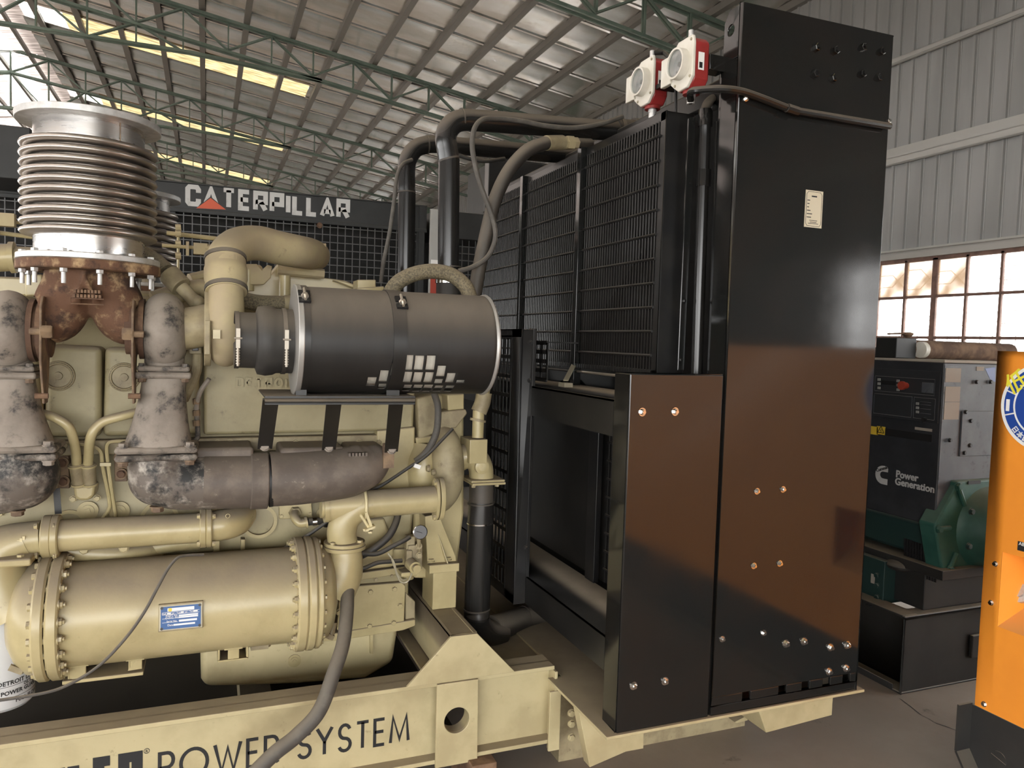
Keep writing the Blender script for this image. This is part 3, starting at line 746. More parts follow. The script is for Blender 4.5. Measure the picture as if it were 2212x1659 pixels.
# end plate with bolts, outrigger base plate and brackets
ep=MB().box(1.283,1.295,YF-.01,YF+.13,ZB+.0,ZT-.02).box(1.262,1.31,YF-.015,YF-.004,-.005,.235).build('end_plate','cream_clean',skid,bevel=.002)
for x,y in((1234,1540),(1234,1563),(1234,1592)): bolt(ep,at(x,y,Y=YF-.016),-EY,.0135,'cream_clean','hex')
MB().prism([V(1.26,2.19,.272),V(2.405,2.19,.272),V(2.405,4.8,.272),V(1.32,4.8,.272),V(1.32,2.67,.272),V(1.26,2.67,.272)],V(0,0,.011)).build('base_plate','cream_clean',skid,bevel=.002)
a=at(1247,1546,Y=2.45);MB().prism([V(a.x,2.45,.272),at(1274,1658,Y=2.45),at(1352,1624,Y=2.45),at(1390,1617,Y=2.45),V(at(1388,1600,Y=2.45).x,2.45,.272)],V(0,.05,0)).build('outrigger','cream_clean',skid,bevel=.002)
MB().prism([V(at(1615,1545,Y=2.4).x,2.4,.272),V(at(1800,1510,Y=2.4).x,2.4,.272),at(1797,1545,Y=2.4),at(1655,1583,Y=2.4)],V(0,.2,0)).build('outrigger','cream_clean',skid,bevel=.002)
MB().prism([at(1587,1560,Y=2.6),at(1615,1545,Y=2.6),at(1615,1556,Y=2.6),at(1592,1562,Y=2.6)],V(0,.3,0)).build('outrigger','cream_clean',skid)
for y_ in(2.75,4.2): MB().box(1.36,2.3,y_,y_+.12,FLOOR,.272).build('end_support','cream_dirty',skid)
MB().box(1.0,1.32,2.78,4.3,.262,.274).build('deck_plate','cream_dirty',skid)
tag(MB().box(.93,1.03,2.60,2.86,FLOOR,ZB).build('timber_block','rust_dark',bevel=.004),'short dark timber block under the skid rail','block')
tag(MB().box(-.9,-.78,2.60,2.86,FLOOR,ZB).build('timber_block','rust_dark',bevel=.004),'dark timber block under the engine end of the skid','block')
tag(MB().box(.93,1.03,4.2,4.46,FLOOR,ZB).build('timber_block','rust_dark',bevel=.004),'dark timber block under the far skid rail','block')

# ================================================================== ENGINE
eng=thing('diesel_engine','long cream painted V diesel engine with rocker covers and sump','engine',(.1,3.5,ZT))
XE0=-1.35;xf=at(893,1200,Y=3.0).x
blk=MB().prism([V(XE0,3.03,1.19),V(XE0,3.0,.93),V(XE0,3.06,.70),V(XE0,3.06,.50),V(XE0,3.94,.50),V(XE0,3.94,.70),V(XE0,4.0,.93),V(XE0,3.97,1.19),V(XE0,3.80,1.75),V(XE0,3.20,1.75)],V(xf-XE0,0,0)).build('engine_block','cream_block_shaded',eng,bevel=.012)
def cover(pts,Y,th,bev=.02): return ppoly(pts,Y,th).build('rocker_cover','cream_block_shaded',eng,bevel=bev,seg=4)
zc0,zc1=at(94,742,Y=3.0).z,at(94,944,Y=3.0).z;xc_=at(93,840,Y=3.0).x
for k_ in range(3): MB().box(xc_-.245*(k_+1)+.008,xc_-.245*k_,2.995,3.35,zc1,zc0).build('rocker_cover','cream_block_shaded',eng,bevel=.02,seg=4)
cA=cover([(100,744),(219,750),(218,944),(94,946)],2.995,.35)
cB=cover([(226,750),(432,752),(432,938),(222,944)],2.995,.35)
cC=cover([(440,705),(905,690),(893,930),(440,940)],3.0,.35,.012)
for c_,x,y in((cA,126,812),(cB,268,815)):
    p=at(x,y,Y=2.99);MB().lathe([(0,.052),(-.012,.050),(-.016,.040),(-.008,.038),(-.008,.014),(-.016,.013),(-.018,.0)],p+V(0,.008,0),EY,32).build('cover_cap','cream_dirty',c_);MB().tube([p+V(.045*math.cos(2*pi*i/28),-.004,.045*math.sin(2*pi*i/28)) for i in range(28)],.0022,6,closed=True).build('seal_ring','ink',c_)
# raised maker's letters on the long cover
em=MB();p=at(508,838,Y=2.999);q=at(628,838,Y=2.999)
letters(em,'DETroIT',V(p.x,2.999,p.z),EX,EZ,-EY,.040,.009,.006,.008,xs=1.);em.build('raised_lettering','cream_block_shaded',cC)
# head rail with bolts
hr=pp('head_rail',[(-480,966),(896,938),(894,966),(-480,1000)],2.985,.1,'cream_dirty',eng)
for x,y in((470,957),(497,956),(638,955),(775,955),(818,955),(140,962),(300,960)): bolt(hr,at(x,y,Y=2.985),-EY,.011,'cream_dirty','hex')
# end plate of the block with its small cover, big bosses
pp('block_end_plate',[(815,930),(897,922),(893,1065),(815,1080)],2.98,.1,'cream',eng,.006)
for x,y,r in((190,1103,.034),(258,1103,.034),(470,1092,.03),(870,1035,.035),(695,1108,.02)): bolt(blk,at(x,y,Y=3.0),-EY,r*.62,'cream','plug','plug')
for x,y in((345,1120),(150,1140),(560,1125)):
    p=at(x,y,Y=3.01);MB().ring(p,-EY,.065,.052,.012,28).build('boss_ring','cream',blk)
for x,y in((135,1000),(137,1040),(258,990),(262,1024)):
    p=at(x,y,Y=2.97);MB().cyl(p,p+V(0,.05,0),.019,n=14).build('stud_base','rust_plate',blk);bolt(blk,p,-EY,.013,'rust_dark','hex')
pp('bracket_plate',[(122,985),(148,985),(150,1055),(124,1055)],2.985,.03,'rust_plate',eng,.002)
pp('bracket_plate',[(246,975),(275,975),(275,1040),(248,1040)],2.985,.03,'rust_plate',eng,.002)
# small plates with studs and elbow fitting
pl1=pp('side_plate',[(603,1085),(672,1078),(676,1118),(604,1122)],2.975,.04,'cream',eng,.003)
for x,y in((607,1093),(668,1084),(608,1115),(670,1110)): bolt(pl1,at(x,y,Y=2.975),-EY,.007,'cream','hex')
pl2=pp('side_plate',[(468,1090),(532,1088),(540,1130),(468,1132)],2.975,.04,'cream',eng,.003)
for x,y in((472,1096),(533,1095),(537,1126)): bolt(pl2,at(x,y,Y=2.975),-EY,.007,'cream','hex')
# crankcase, inspection covers, sump
pp('crankcase_rail',[(-480,1240),(890,1185),(888,1220),(-480,1285)],3.03,.1,'cream',eng,.004)
ac=pp('inspection_cover',[(735,1274),(745,1268),(868,1258),(876,1266),(873,1345),(866,1352),(735,1368),(728,1360)],3.035,.05,'cream',eng,.003)
for x,y in((800,1278),(852,1272),(864,1308),(850,1345),(798,1352),(732,1322)): bolt(ac,at(x,y,Y=3.035),-EY,.0105,'cream','hex')
pp('inspection_cover',[(300,1250),(720,1225),(720,1360),(300,1400)],3.045,.05,'cream',eng,.003)
pp('crankcase_flange',[(725,1245),(888,1222),(888,1237),(725,1262)],3.03,.1,'cream',eng,.003)
pp('crankcase_flange',[(-480,1440),(725,1368),(897,1338),(897,1352),(870,1362),(725,1385),(-480,1460)],3.03,.2,'cream',eng,.003)
pp('crankcase_step',[(876,1280),(897,1300),(897,1342),(876,1346)],3.05,.2,'cream_dirty',eng,.004)
ppoly([(432,1385),(862,1350),(850,1432),(790,1468),(640,1480),(520,1484),(444,1486),(434,1470)],3.10,.8).build('sump','cream_clean',eng,bevel=.025,seg=4)
p=at(636,1427,Y=3.1);bolt(eng,p,-EY,.016,'cream','plug','drain_plug')
MB().prism([V(XE0,3.12,.5),V(XE0,3.12,.36),V(XE0,3.9,.36),V(XE0,3.9,.5)],V(.9,0,0)).build('sump','cream_clean',eng,bevel=.02)
ppoly([(800,1365),(806,1365),(806,1412),(800,1412)],3.08,.02).build('drain_tube','cream',eng)
# bolts along block lower side
for x,y in((570,1085),(612,1086),(670,1085),(500,1103),(1,1110)): bolt(blk,at(x,y,Y=2.99),-EY,.008,'cream','hex')
for x,y,r in((776,1248,.006),(846,1244,.006),(812,1252,.008)): bolt(blk,at(x,y,Y=3.03),-EY,r,'cream_dirty','hex')
for x0,x1 in((460,475),(520,530)): pp('rib',[(x0,1165),(x1,1165),(x1,1205),(x0,1205)],2.99,.06,'cream',eng,.003)
pl3=pp('gear_side_cover',[(760,1125),(830,1118),(852,1180),(850,1225),(760,1235)],3.0,.05,'cream',eng,.01)
# casting under the cooler outlet
ptube(MB(),[(150,1190,2.95),(220,1196,2.95),(290,1195,2.97),(335,1190,3.02)],.045,14).build('water_rail','cream',eng)
ptube(MB(),[(300,1190,2.99),(360,1178,3.0),(430,1170,3.02)],.03,12).build('water_rail','cream',eng)
for x,y in((182,1187),(268,1183)): bolt(eng,at(x,y,Y=2.90),-EY,.014,'cream','hex')
# front gear case and pump
pp('gear_case',[(896,850),(1000,850),(1003,880),(1003,1110),(985,1250),(893,1250),(893,935)],3.06,.85,'cream',eng,.012)
pp('gear_case_lug',[(902,860),(945,850),(947,935),(905,950)],2.97,.1,'cream_dirty',eng,.008)
pp('gear_case_lug',[(966,852),(1003,850),(1003,885),(968,888)],2.98,.1,'cream',eng,.006)
pp('gear_case_arm',[(950,890),(1006,884),(1010,893),(985,925),(952,928)],2.96,.1,'cream_dirty',eng,.005)
pp('gear_case_lug',[(898,945),(985,935),(985,952),(900,960)],2.97,.1,'cream',eng,.006)
ptube(MB(),[(918,965,3.02),(912,1010,3.0),(918,1062,3.0)],.07,16).build('pump_body','cream',eng)
b=MB();cp=at(966,1010,Y=2.98)
vt=spl([at(948,945,Y=3.0),at(960,952,Y=2.97),at(966,1000,Y=2.95),at(966,1050,Y=2.95),at(952,1085,Y=2.95),at(935,1090,Y=2.95)],6)
n=len(vt);b.tube(vt,[.040+.028*math.sin(pi*min(1,i/(n*.8))) for i in range(n)],18).build('pump_volute','cream_dirty',eng)
b=MB();p=at(978,1032,Y=2.90);b.lathe([(0,.026),(.03,.03),(.05,.03)],p,EY,18).build('pump_lug','cream',eng);bolt(eng,p,-EY,.008,'cream_dirty','hex')
for x,y in((927,1012),(938,1020)): bolt(eng,at(x,y,Y=2.92),-EX,.012,'cream_dirty','hex')
# engine front foot
ft=MB().prism([V(at(921,1120,Y=YP).x,YP+.02,at(921,1118,Y=YP).z),V(at(952,1112,Y=YP).x,YP+.02,at(952,1112,Y=YP).z),V(at(962,1140,Y=YP).x,YP+.02,at(962,1140,Y=YP).z),V(xr+.0,YP+.02,at(980,1205,Y=YP).z),V(xr+.004,YP+.02,zpt+.03),V(xl-.02,YP+.02,zpt+.03)],V(0,.12,0)).box(xl-.02,xr+.006,YP-.012,YP+.17,zpt,zpt+.035)
ft.prism([V(lerp(xl,xr,.55),YP-.01,zpt+.035),V(lerp(xl,xr,.62),YP-.01,zpt+.035),at(948,1155,Y=YP+.02),at(944,1150,Y=YP+.02)],V(0,.08,0))
f_=ft.build('front_foot','cream',eng,bevel=.006)
for x,y in((934,1216),(971,1212)): bolt(f_,at(x,y,Y=YP)+V(0,.02,.0),EZ,.013,'cream','hex')
# top of engine: after-cooler housing, ducts
pp('aftercooler_housing',[(520,640),(890,645),(830,640),(745,606),(690,598),(680,535),(640,525),(580,600),(520,600)],3.25,.5,'cream',eng,.006)
pp('housing_rib',[(735,606),(720,605),(790,632),(830,632)],3.2,.05,'cream',eng,.003)
MB().tube([at(600,583,Y=3.18),at(700,592,Y=3.18)],.02,10).build('clamp_bar','cream_dusty',eng)
MB().tube([at(670,530,Y=3.2),at(704,531,Y=3.2)],.010,10).tube([at(672,538,Y=3.2),at(692,538,Y=3.2)],.016,10).build('fuel_fitting','cream_dusty',eng)
pp('filler_block',[(772,604),(812,604),(812,636),(772,636)],3.1,.1,'cream',eng,.004)
pp('filler_block',[(772,622),(830,618),(830,645),(760,645)],3.05,.1,'cream',eng,.004)
lh=pp('lifting_hook',[(515,570),(555,570),(566,583),(578,572),(588,575),(585,600),(570,615),(520,615)],3.1,.02,'cream_dusty',eng,.003)
for x,y in((536,600),(615,612)):
    p=at(x,y,Y=3.12);MB().cyl(p+V(0,0,-.05),p+V(0,0,.03),.022,n=12).build('spacer','cream',eng)
ptube(MB(),[(330,650,3.02),(420,625,3.05),(455,628,3.05),(520,640,3.1)],.035,12).build('air_duct','cream_dusty',eng)
pp('block_top_deck',[(-480,640),(520,640),(520,690),(-480,690)],3.15,.7,'cream_dirty',eng,.01)
ptube(MB(),[(410,605,3.15),(480,590,3.2),(560,585,3.3)],.025,10).build('air_duct','cream_dusty',eng)
# left side clutter above cover
pp('elbow_housing',[(52,592),(92,592),(95,640),(54,640)],2.98,.15,'cream',eng,.006)
MB().tube([at(-60,560,Y=3.0),at(28,556,Y=3.0)],.045,16).tube([at(22,556,Y=3.0),at(34,556,Y=3.0)],.052,16).tube([at(34,557,Y=3.0),at(100,560,Y=3.0)],.038,16).build('crossover_tube','cream',eng)
pp('rail_cover',[(-60,595),(92,600),(92,640),(-60,640)],3.05,.1,'cream',eng,.008)
# fuel and oil lines behind
for a_,b_,y_,r_ in(((360,503),(480,517),3.7,.010),((-40,498),(70,512),3.7,.009),((-40,478),(70,482),3.7,.007),((350,530),(440,536),3.65,.008),((385,490),(385,600),3.66,.006)):
    MB().tube([at(*a_,Y=y_),at(*b_,Y=y_)],r_,8).build('fuel_line','cream',eng)
MB().obox(at(433,538,Y=3.64),V(.028,0,0),V(0,.02,0),V(0,0,.024)).tube([at(443,537,Y=3.64),at(470,540,Y=3.64)],.022,10).obox(at(405,537,Y=3.64),V(.006,0,0),V(0,.01,0),V(0,0,.03)).build('fuel_valve','cream_dusty',eng)
for y in(492,505,527,553): MB().cyl(at(379,y,Y=3.66),at(391,y,Y=3.66),.016,n=10).build('line_clamp','cream_dusty',eng)
MB().obox(at(8,475,Y=3.66),V(.04,0,0),V(0,.02,0),V(0,0,.026)).build('line_block','cream_dusty',eng);p_=at(-10,475,Y=3.67);MB().tube([p_,V(p_.x,3.67,1.74)],.012,8).build('line_post','cream',eng);p_=at(385,600,Y=3.66);MB().tube([p_,V(p_.x,3.66,1.74)],.010,8).build('line_post','cream',eng)
# water pipes to the centre casting
ptube(MB(),[(88,893,2.88),(120,903,2.86),(150,925,2.86),(163,970,2.88),(166,1005,2.9)],.0155,12).build('water_pipe','cream',eng)
ptube(MB(),[(300,890,2.88),(260,900,2.86),(218,914,2.86),(196,945,2.86),(190,1005,2.9)],.0155,12).build('water_pipe','cream',eng)
for x0,x1 in((164,172),(191,194)):
    a=at(x0,1002,Y=2.9);c=at(x1,1050,Y=2.92);MB().tube([a,c],.0215,14).build('hose_sleeve','cream_dirty',eng)
    for t in(.08,.9): 
        m_=lerp(a,c,t);MB().cyl(m_-(c-a)*.04,m_+(c-a)*.04,.025,n=16).build('hose_clamp','cream',eng)
pp('pipe_base',[(158,1050),(206,1048),(204,1072),(190,1082),(170,1082),(160,1074)],2.9,.1,'cream',eng,.01)
for x,y in((158,1078),(210,1076)): bolt(eng,at(x,y,Y=2.97),-EY,.010,'cream','hex')
ptube(MB(),[(150,957,2.93),(195,962,2.93),(217,975,2.93),(222,1010,2.94),(236,1080,2.96),(235,1100,2.97),(218,1125,2.98)],.0065,8).build('oil_line','cream',eng)
ptube(MB(),[(300,953,2.93),(250,953,2.93),(232,960,2.93),(232,990,2.94),(240,1050,2.95),(252,1126,2.97)],.0065,8).build('oil_line','cream',eng)
MB().bar(at(216,1003,Y=2.925),at(240,1003,Y=2.925),.012,.012).build('line_clip','cream',eng)
MB().bar(at(122,1055,Y=2.93),at(126,1110,Y=2.93),.02,.004,up=EY).build('strap','dark_plastic',eng)
# oil lines between turbo and cover
ptube(MB(),[(424,680,2.9),(424,720,2.9)],.012,10).build('oil_fitting','dark_plastic',eng)
ptube(MB(),[(427,762,2.9),(425,800,2.9),(410,835,2.92),(398,862,2.95)],.017,10).build('drain_hose','cream_dirty',eng)
ptube(MB(),[(452,818,2.9),(432,848,2.92),(425,880,2.95),(427,925,2.95),(425,948,2.95),(405,955,2.95)],.0085,8).build('oil_line','castex_light',eng)
for y in(868,893,915): MB().cyl(at(424,y-7,Y=2.945),at(425,y+5,Y=2.945),.0125,n=8).build('line_fitting','rust_plate',eng)
fb=pp('filter_body',[(406,705),(434,705),(436,765),(408,765)],2.87,.05,'cream_dirty',eng,.004);pp('filter_window',[(413,712),(428,712),(429,758),(415,758)],2.866,.01,'dark_plastic',eng,.002)

# ================================================================== EXHAUST AND AIR
def bellows(c,zb,zt,label,scale=1.):
    """c = axis point (x,y); zb bottom flange, zt top"""
    t=thing('exhaust_bellows',label,'bellows',(c[0],c[1],zb),'steel exhaust bellows over the engine')
    H=zt-zb;R=.205*scale;ri=.158*scale;o=V(c[0],c[1],zb)
    MB().ring(o,EZ,R,ri-.01,.020,56).build('lower_flange','galv',t,bevel=.003)
    MB().lathe([(.02,ri),(.09,ri)],o,EZ,56).build('lower_sleeve','steel',t)
    z0,z1=.075,H-.075;n=10;pr=[];p=(z1-z0)/n
    for k in range(n):
        for j in range(10):
            a=j/10*2*pi; pr.append((z0+p*(k+j/10), .172*scale+.027*scale*(-math.cos(a))**1 if True else 0))
    pr=[]
    for k in range(n):
        zc=z0+p*(k+.5)
        for j in range(9):
            a=-pi/2*1.25+pi*1.25*j/8
            pr.append((zc+p*.44*math.sin(a),.168*scale+.029*scale*math.cos(a)))
    MB().lathe([(z0-.005,ri)]+pr+[(z1+.005,ri)],o,EZ,64).build('convolutions','steel_bellows',t,smooth=60)
    MB().lathe([(H-.095,ri),(H-.015,ri)],o,EZ,56).build('upper_sleeve','steel',t)
    MB().box(c[0]+ri*.62-.0015,c[0]+ri*.62+.0015,c[1]-ri*.80,c[1]-ri*.765,zb+H-.09,zb+H-.018).build('weld_seam','rust_plate',t)
    MB().ring(o+V(0,0,H-.016),EZ,R+.002,ri-.012,.022,56).build('upper_flange','galv',t,bevel=.002)
    return t
BC=(at(195,420,Y=2.82).x,2.82);zb=at(195,582,Y=2.82).z+.018;zt=at(195,300,Y=2.82).z+.05
bl=bellows(BC,zb,zt,'large bright steel exhaust bellows bolted on the rusty outlet casting')
bellows((BC[0]+.02,4.22),zb,zt,'steel exhaust bellows half hidden behind the big bellows')
ro2=thing('exhaust_outlet','far exhaust outlet casting under the half hidden bellows','exhaust outlet',(BC[0]+.02,4.2,1.2))
MB().lathe([(0,.09),(.25,.10),(.42,.12),(zb-1.2-.03,.15)],V(BC[0]+.02,4.2,1.2),EZ,32).build('casting','rust',ro2)
MB().box(BC[0]-.4,BC[0]+.5,3.9,4.25,1.12,1.22).build('casting_foot','castex',ro2,bevel=.01)
MB().cyl(V(BC[0]+.02,4.22,zb-.03),V(BC[0]+.02,4.22,zb),.207,n=40).build('outlet_flange','rust',ro2)
# rusty Y outlet
ro=thing('exhaust_outlet','rusty cast iron Y shaped exhaust outlet below the bellows','exhaust outlet',(BC[0],BC[1],1.35))
MB().ring(V(*BC,zb-.030),EZ,.207,.13,.030,56).build('outlet_flange','rust',ro,bevel=.004)
xl_,xr_=at(100,700,Y=2.82).x,at(288,700,Y=2.82).x;zc_=at(195,690,Y=2.82).z
b=MB()
for s,xx in((-1,xl_),(1,xr_)):
    pts=spl([V(xx,2.82,zc_),V(xx-s*.03,2.82,zc_+.012),V(BC[0]+s*.062,2.82,zc_+.082),V(BC[0]+s*.024,2.82,zc_+.140),V(BC[0]+s*.004,2.82,zb-.028)],7)
    rk=[.083,.083,.083,.112,.148];n=len(pts)
    b.tube(pts,[lerp(rk[min(i//7,3)],rk[min(i//7,3)+1],(i-7*min(i//7,3))/7) for i in range(n)],32)
cs=b.build('casting','rust',ro,smooth=80)
md=cs.modifiers.new('blend','REMESH');md.mode='VOXEL';md.voxel_size=.0075;md.use_smooth_shade=True
ms=cs.modifiers.new('smooth','SMOOTH');ms.factor=.5;ms.iterations=6
nb=12
for k in range(nb):
    a=2*pi*(k+.5)/nb;p=V(BC[0]+.186*math.cos(a),BC[1]+.186*math.sin(a),zb-.03)
    MB().hexa(p,-EZ,.011,.012).cyl(p+V(0,0,-.012),p+V(0,0,-.045),.0065,n=10).build('flange_bolt','galv',ro)
    q=V(p.x,p.y,zb+.02);MB().hexa(q,EZ,.011,.009).build('flange_nut','galv',ro)
for k,(z_,w) in enumerate(((630,.075),(640,.08),(651,.09))):
    pc=at(190,z_,Y=2.82-.125)
    em=MB()
    if k<2:
        for j in range(8): em.box(pc.x-w/2+j*w/8,pc.x-w/2+j*w/8+w/11,pc.y-.012,pc.y+.03,pc.z-.005,pc.z+.005)
    else: em.tube([pc+V(-w/2,-.01,.008),pc+V(w/2,-.01,.008),pc+V(w/2,-.01,-.009),pc+V(-w/2,-.01,-.009)],.0022,6,closed=True)
    em.build('cast_number','rust_dark',ro)
for xx,s in((at(92,700,Y=2.74).x,1),(at(292,700,Y=2.74).x,-1)):
    MB().prism([V(xx,2.69,at(92,665,Y=2.74).z),V(xx,2.72,at(92,640,Y=2.74).z),V(xx,2.81,at(92,640,Y=2.74).z),V(xx,2.84,1.60),V(xx,2.78,at(90,872,Y=2.74).z),V(xx,2.73,at(90,872,Y=2.74).z),V(xx,2.68,1.50)],V(.007*s,0,0)).build('side_bracket','rust_plate',ro,bevel=.002)
    for z in(1.60,1.40,1.585):
        pass
    p=V(xx,2.70,at(92,716,Y=2.74).z);MB().cyl(p+V(-.028,0,0),p+V(.028,0,0),.011,n=10).hexa(p+V(.004*s,0,0),V(s,0,0),.022,.03).build('bracket_bolt','rust_plate',ro)
    p=V(xx,2.72,at(92,868,Y=2.74).z+.02);MB().cyl(p+V(-.018,0,0),p+V(.018,0,0),.009,n=8).build('bracket_bolt','rust_dark',ro)
# turbochargers
def scroll(b,c,Rm,r0,r1,a0,a1,n=40,k=20,ax=EX,ovalw=1.):
    pts=[];rs=[]
    for i in range(n+1):
        t=i/n;a=math.radians(lerp(a0,a1,t));rr=lerp(r0,r1,t)
        pts.append(V(c.x,c.y+(Rm-0)*math.cos(a),c.z+(Rm)*math.sin(a)));rs.append(rr)
    return b.tube(pts,rs,k)
def turbo(tx,label,right):
    """turbine volute at photo column tx with exhaust casing below"""
    Y=2.82;t=thing('turbocharger',label,'turbocharger',at(tx,985,Y=Y))
    c=at(tx,712,Y=Y)
    b=MB();scroll(b,c,.060,.058,.070,-90,280);b.cyl(c-V(.055,0,0),c+V(.055,0,0),.085,n=32)
    tv=b.build('turbine_volute','castex_light',t,smooth=80)
    md=tv.modifiers.new('blend','REMESH');md.mode='VOXEL';md.voxel_size=.007;md.use_smooth_shade=True
    ms=tv.modifiers.new('smooth','SMOOTH');ms.factor=.5;ms.iterations=5
    # neck, flanges and tapering casing to the manifold
    z1=at(tx,803,Y=Y).z
    MB().lathe([(0,.062),(.10,.062)],V(c.x,Y,z1),EZ,28).build('turbine_neck','castex_light',t)
    sgn=1 if right else -1
    f1=MB().box(c.x-.085,c.x+.085,Y-.075,Y+.075,z1-.020,z1+.002).box(c.x-.08,c.x+.08,Y-.07,Y+.07,z1+.003,z1+.022).build('flange','castex_light',t,bevel=.008)
    for dx,dy in((-.065,-.055),(.065,-.055)): bolt(f1,V(c.x+dx,Y+dy,z1-.02),-EZ,.013,'rust_plate','hex');bolt(f1,V(c.x+dx,Y+dy,z1+.02),EZ,.011,'castex','hex')
    z2=at(tx,972,Y=Y).z
    n=12;b=MB();vs=[];fs=[];m=28
    for i in range(n+1):
        q=i/n;z=lerp(z1-.018,z2+.018,q);w=lerp(.068,.105,q**1.6);off=-(lerp(0,.018,q))*sgn;d=lerp(.062,.088,q)
        for k in range(m):
            a=2*pi*k/m;ca,sa=math.cos(a),math.sin(a);e=.75
            vs.append(V(c.x+off+w*math.copysign(abs(ca)**e,ca),Y+d*math.copysign(abs(sa)**e,sa),z))
    for i in range(n):
        for k in range(m): fs.append((i*m+k,i*m+(k+1)%m,(i+1)*m+(k+1)%m,(i+1)*m+k))
    fs.append(tuple(range(m)));fs.append(tuple(range(n*m,(n+1)*m))[::-1])
    b.add(vs,fs).build('turbine_casing','castex_light',t,smooth=60)
    xo=c.x-.018*sgn
    f2=MB().box(xo-.125,xo+.125,Y-.095,Y+.095,z2-.001,z2+.022).build('flange','castex_light',t,bevel=.012)
    for dx in(-.10,.10): bolt(f2,V(xo+dx,Y-.075,z2+.022),EZ,.015,'castex_light','hex');
    # heat shield plates at the bearing housing
    return t,c,xo,z2
t1,c1,xo1,z21=turbo(356,'grey cast turbocharger between the rusty outlet and the tan compressor scroll',True)
t0,c0,xo0,z20=turbo(20,'soot blackened turbocharger left of the rusty outlet',False)
for t,c,s in((t1,c1,-1),(t0,c0,1)):
    MB().cyl(c+V(.05*s,0,0),c+V(.115*s,0,0),.085,n=32).cyl(c+V(.06*s,0,0),c+V(.075*s,0,0),.10,n=32).cyl(c+V(.085*s,0,0),c+V(.10*s,0,0),.098,n=32).build('outlet_collar','rust_dark',t)
# bearing housing + compressor of the right turbo
cc=at(487,698,Y=2.80)
MB().cyl(V(c1.x+.05,2.81,c1.z),V(cc.x-.03,2.81,cc.z),.07,n=28).build('bearing_housing','cream_dirty',t1)
bp=at(448,720,Y=2.80);bk=MB().cyl(V(bp.x-.010,2.81,cc.z-.01),V(bp.x+.012,2.81,cc.z-.01),.138,n=40).build('back_plate','cream_dirty',t1,bevel=.003)
pv=at(446,770,Y=2.67);MB().obox(V(bp.x,2.665,cc.z-.05),V(.009,0,0),V(0,.012,0),V(0,0,.055)).build('v_clamp','cream_dirty',t1,bevel=.003)
b=MB();n=40;pts=[];rs=[]
for i in range(n+1):
    q=i/n;a=math.radians(lerp(70,-190,q));Rm=.098
    pts.append(V(cc.x,2.79+Rm*math.cos(a),cc.z+Rm*math.sin(a)));rs.append(lerp(.036,.058,q))
b=MB()
# scroll sweeping under and rising into the outlet neck on the camera side
pts=[];rs=[]
for i in range(n+1):
    q=i/n;a=math.radians(lerp(120,-180+360,1) if False else lerp(80,540-180,q))
    pts.append(V(cc.x,2.80-.098*math.cos(a),cc.z+.098*math.sin(a)));rs.append(lerp(.030,.056,q))
pts=[V(cc.x,2.80-.100*math.cos(a),cc.z+.100*math.sin(a)) for a in [math.radians(lerp(100,360,i/n)) for i in range(n+1)]]
rs=[lerp(.036,.056,i/n) for i in range(n+1)]
top=at(489,625,Y=2.72)
pts+= [V(cc.x,2.70,cc.z+.03),V(lerp(cc.x,top.x,.5),2.705,lerp(cc.z,top.z,.6)),top];rs+=[.057,.056,.055]
b.tube(pts,rs,22).cyl(V(cc.x-.03,2.80,cc.z),V(cc.x+.035,2.80,cc.z),.07,n=30)
cv=b.build('compressor_scroll','cream_dusty',t1,smooth=80)
MB().obox(at(468,722,Y=2.648),V(.011,0,0),V(0,.006,0),V(0,0,.014)).build('data_tag','cream',t1)
# charge air elbow with hose coupling
ca=thing('charge_air_pipe','tan dusty charge air elbow curving from turbo to the cooler housing','air pipe',top)
e1=at(489,600,Y=2.74);pts=[at(488,575,Y=2.76),at(492,550,Y=2.79),at(515,530,Y=2.86),at(555,525,Y=2.93),at(600,535,Y=2.98),at(640,543,Y=3.03),at(668,548,Y=3.14),at(680,552,Y=3.28)]
w=[at(x,y,Y=Y) for x,y,Y in((488,600,2.745),)]
sp_=spl(w+pts,7);MB().tube(sp_,[.060 if i<10 else .062 for i in range(len(sp_))],24).build('elbow','cream_dusty',ca,smooth=60)
d=(at(489,548,Y=2.80)-at(489,632,Y=2.72));a_=at(489,632,Y=2.725);b_=at(487,552,Y=2.785)
MB().tube([lerp(a_,b_,t) for t in(0,.33,.36,.64,.67,1)],[.064,.064,.0665,.0665,.064,.063],28).build('coupling_hose','rubber_dust',ca) if False else MB().tube([lerp(a_,b_,t) for t in(0,.3,.34,.62,.66,1)],[.066,.066,.069,.069,.066,.065],28).build('coupling_hose','cream_dusty',ca)
for t in(.08,.9):
    MB().tube([lerp(a_,b_,t-.05),lerp(a_,b_,t+.05)],[.0685,.0685],28).build('hose_clamp','pipe_dusty',ca)
# exhaust manifolds
mn=thing('exhaust_manifold','dark cast iron exhaust manifold elbow and log under the air cleaner','manifold',at(560,1085,Y=2.82))
Y=2.82
el=[V(xo1,Y,z21),at(340,1005,Y=Y),at(345,1025,Y=Y),at(375,1040,Y=Y),at(420,1042,Y=Y),at(500,1040,Y=Y)]
b=MB();s=spl(el,7);b.tube(s,[lerp(.092,.094,i/len(s)) for i in range(len(s))],28);b.sphere(at(345,1030,Y=Y),.098,28,16)
o_=b.build('manifold_elbow','castex',mn,smooth=80)
md=o_.modifiers.new('blend','REMESH');md.mode='VOXEL';md.voxel_size=.008;md.use_smooth_shade=True;ms=o_.modifiers.new('smooth','SMOOTH');ms.factor=.5;ms.iterations=8
f3=MB().box(xo1-.125,xo1+.125,Y-.095,Y+.095,z21-.026,z21-.003).build('flange','castex',mn,bevel=.012)
for dx in(-.10,.10): bolt(f3,V(xo1+dx,Y-.075,z21-.026),-EZ,.016,'rust_plate','hex')
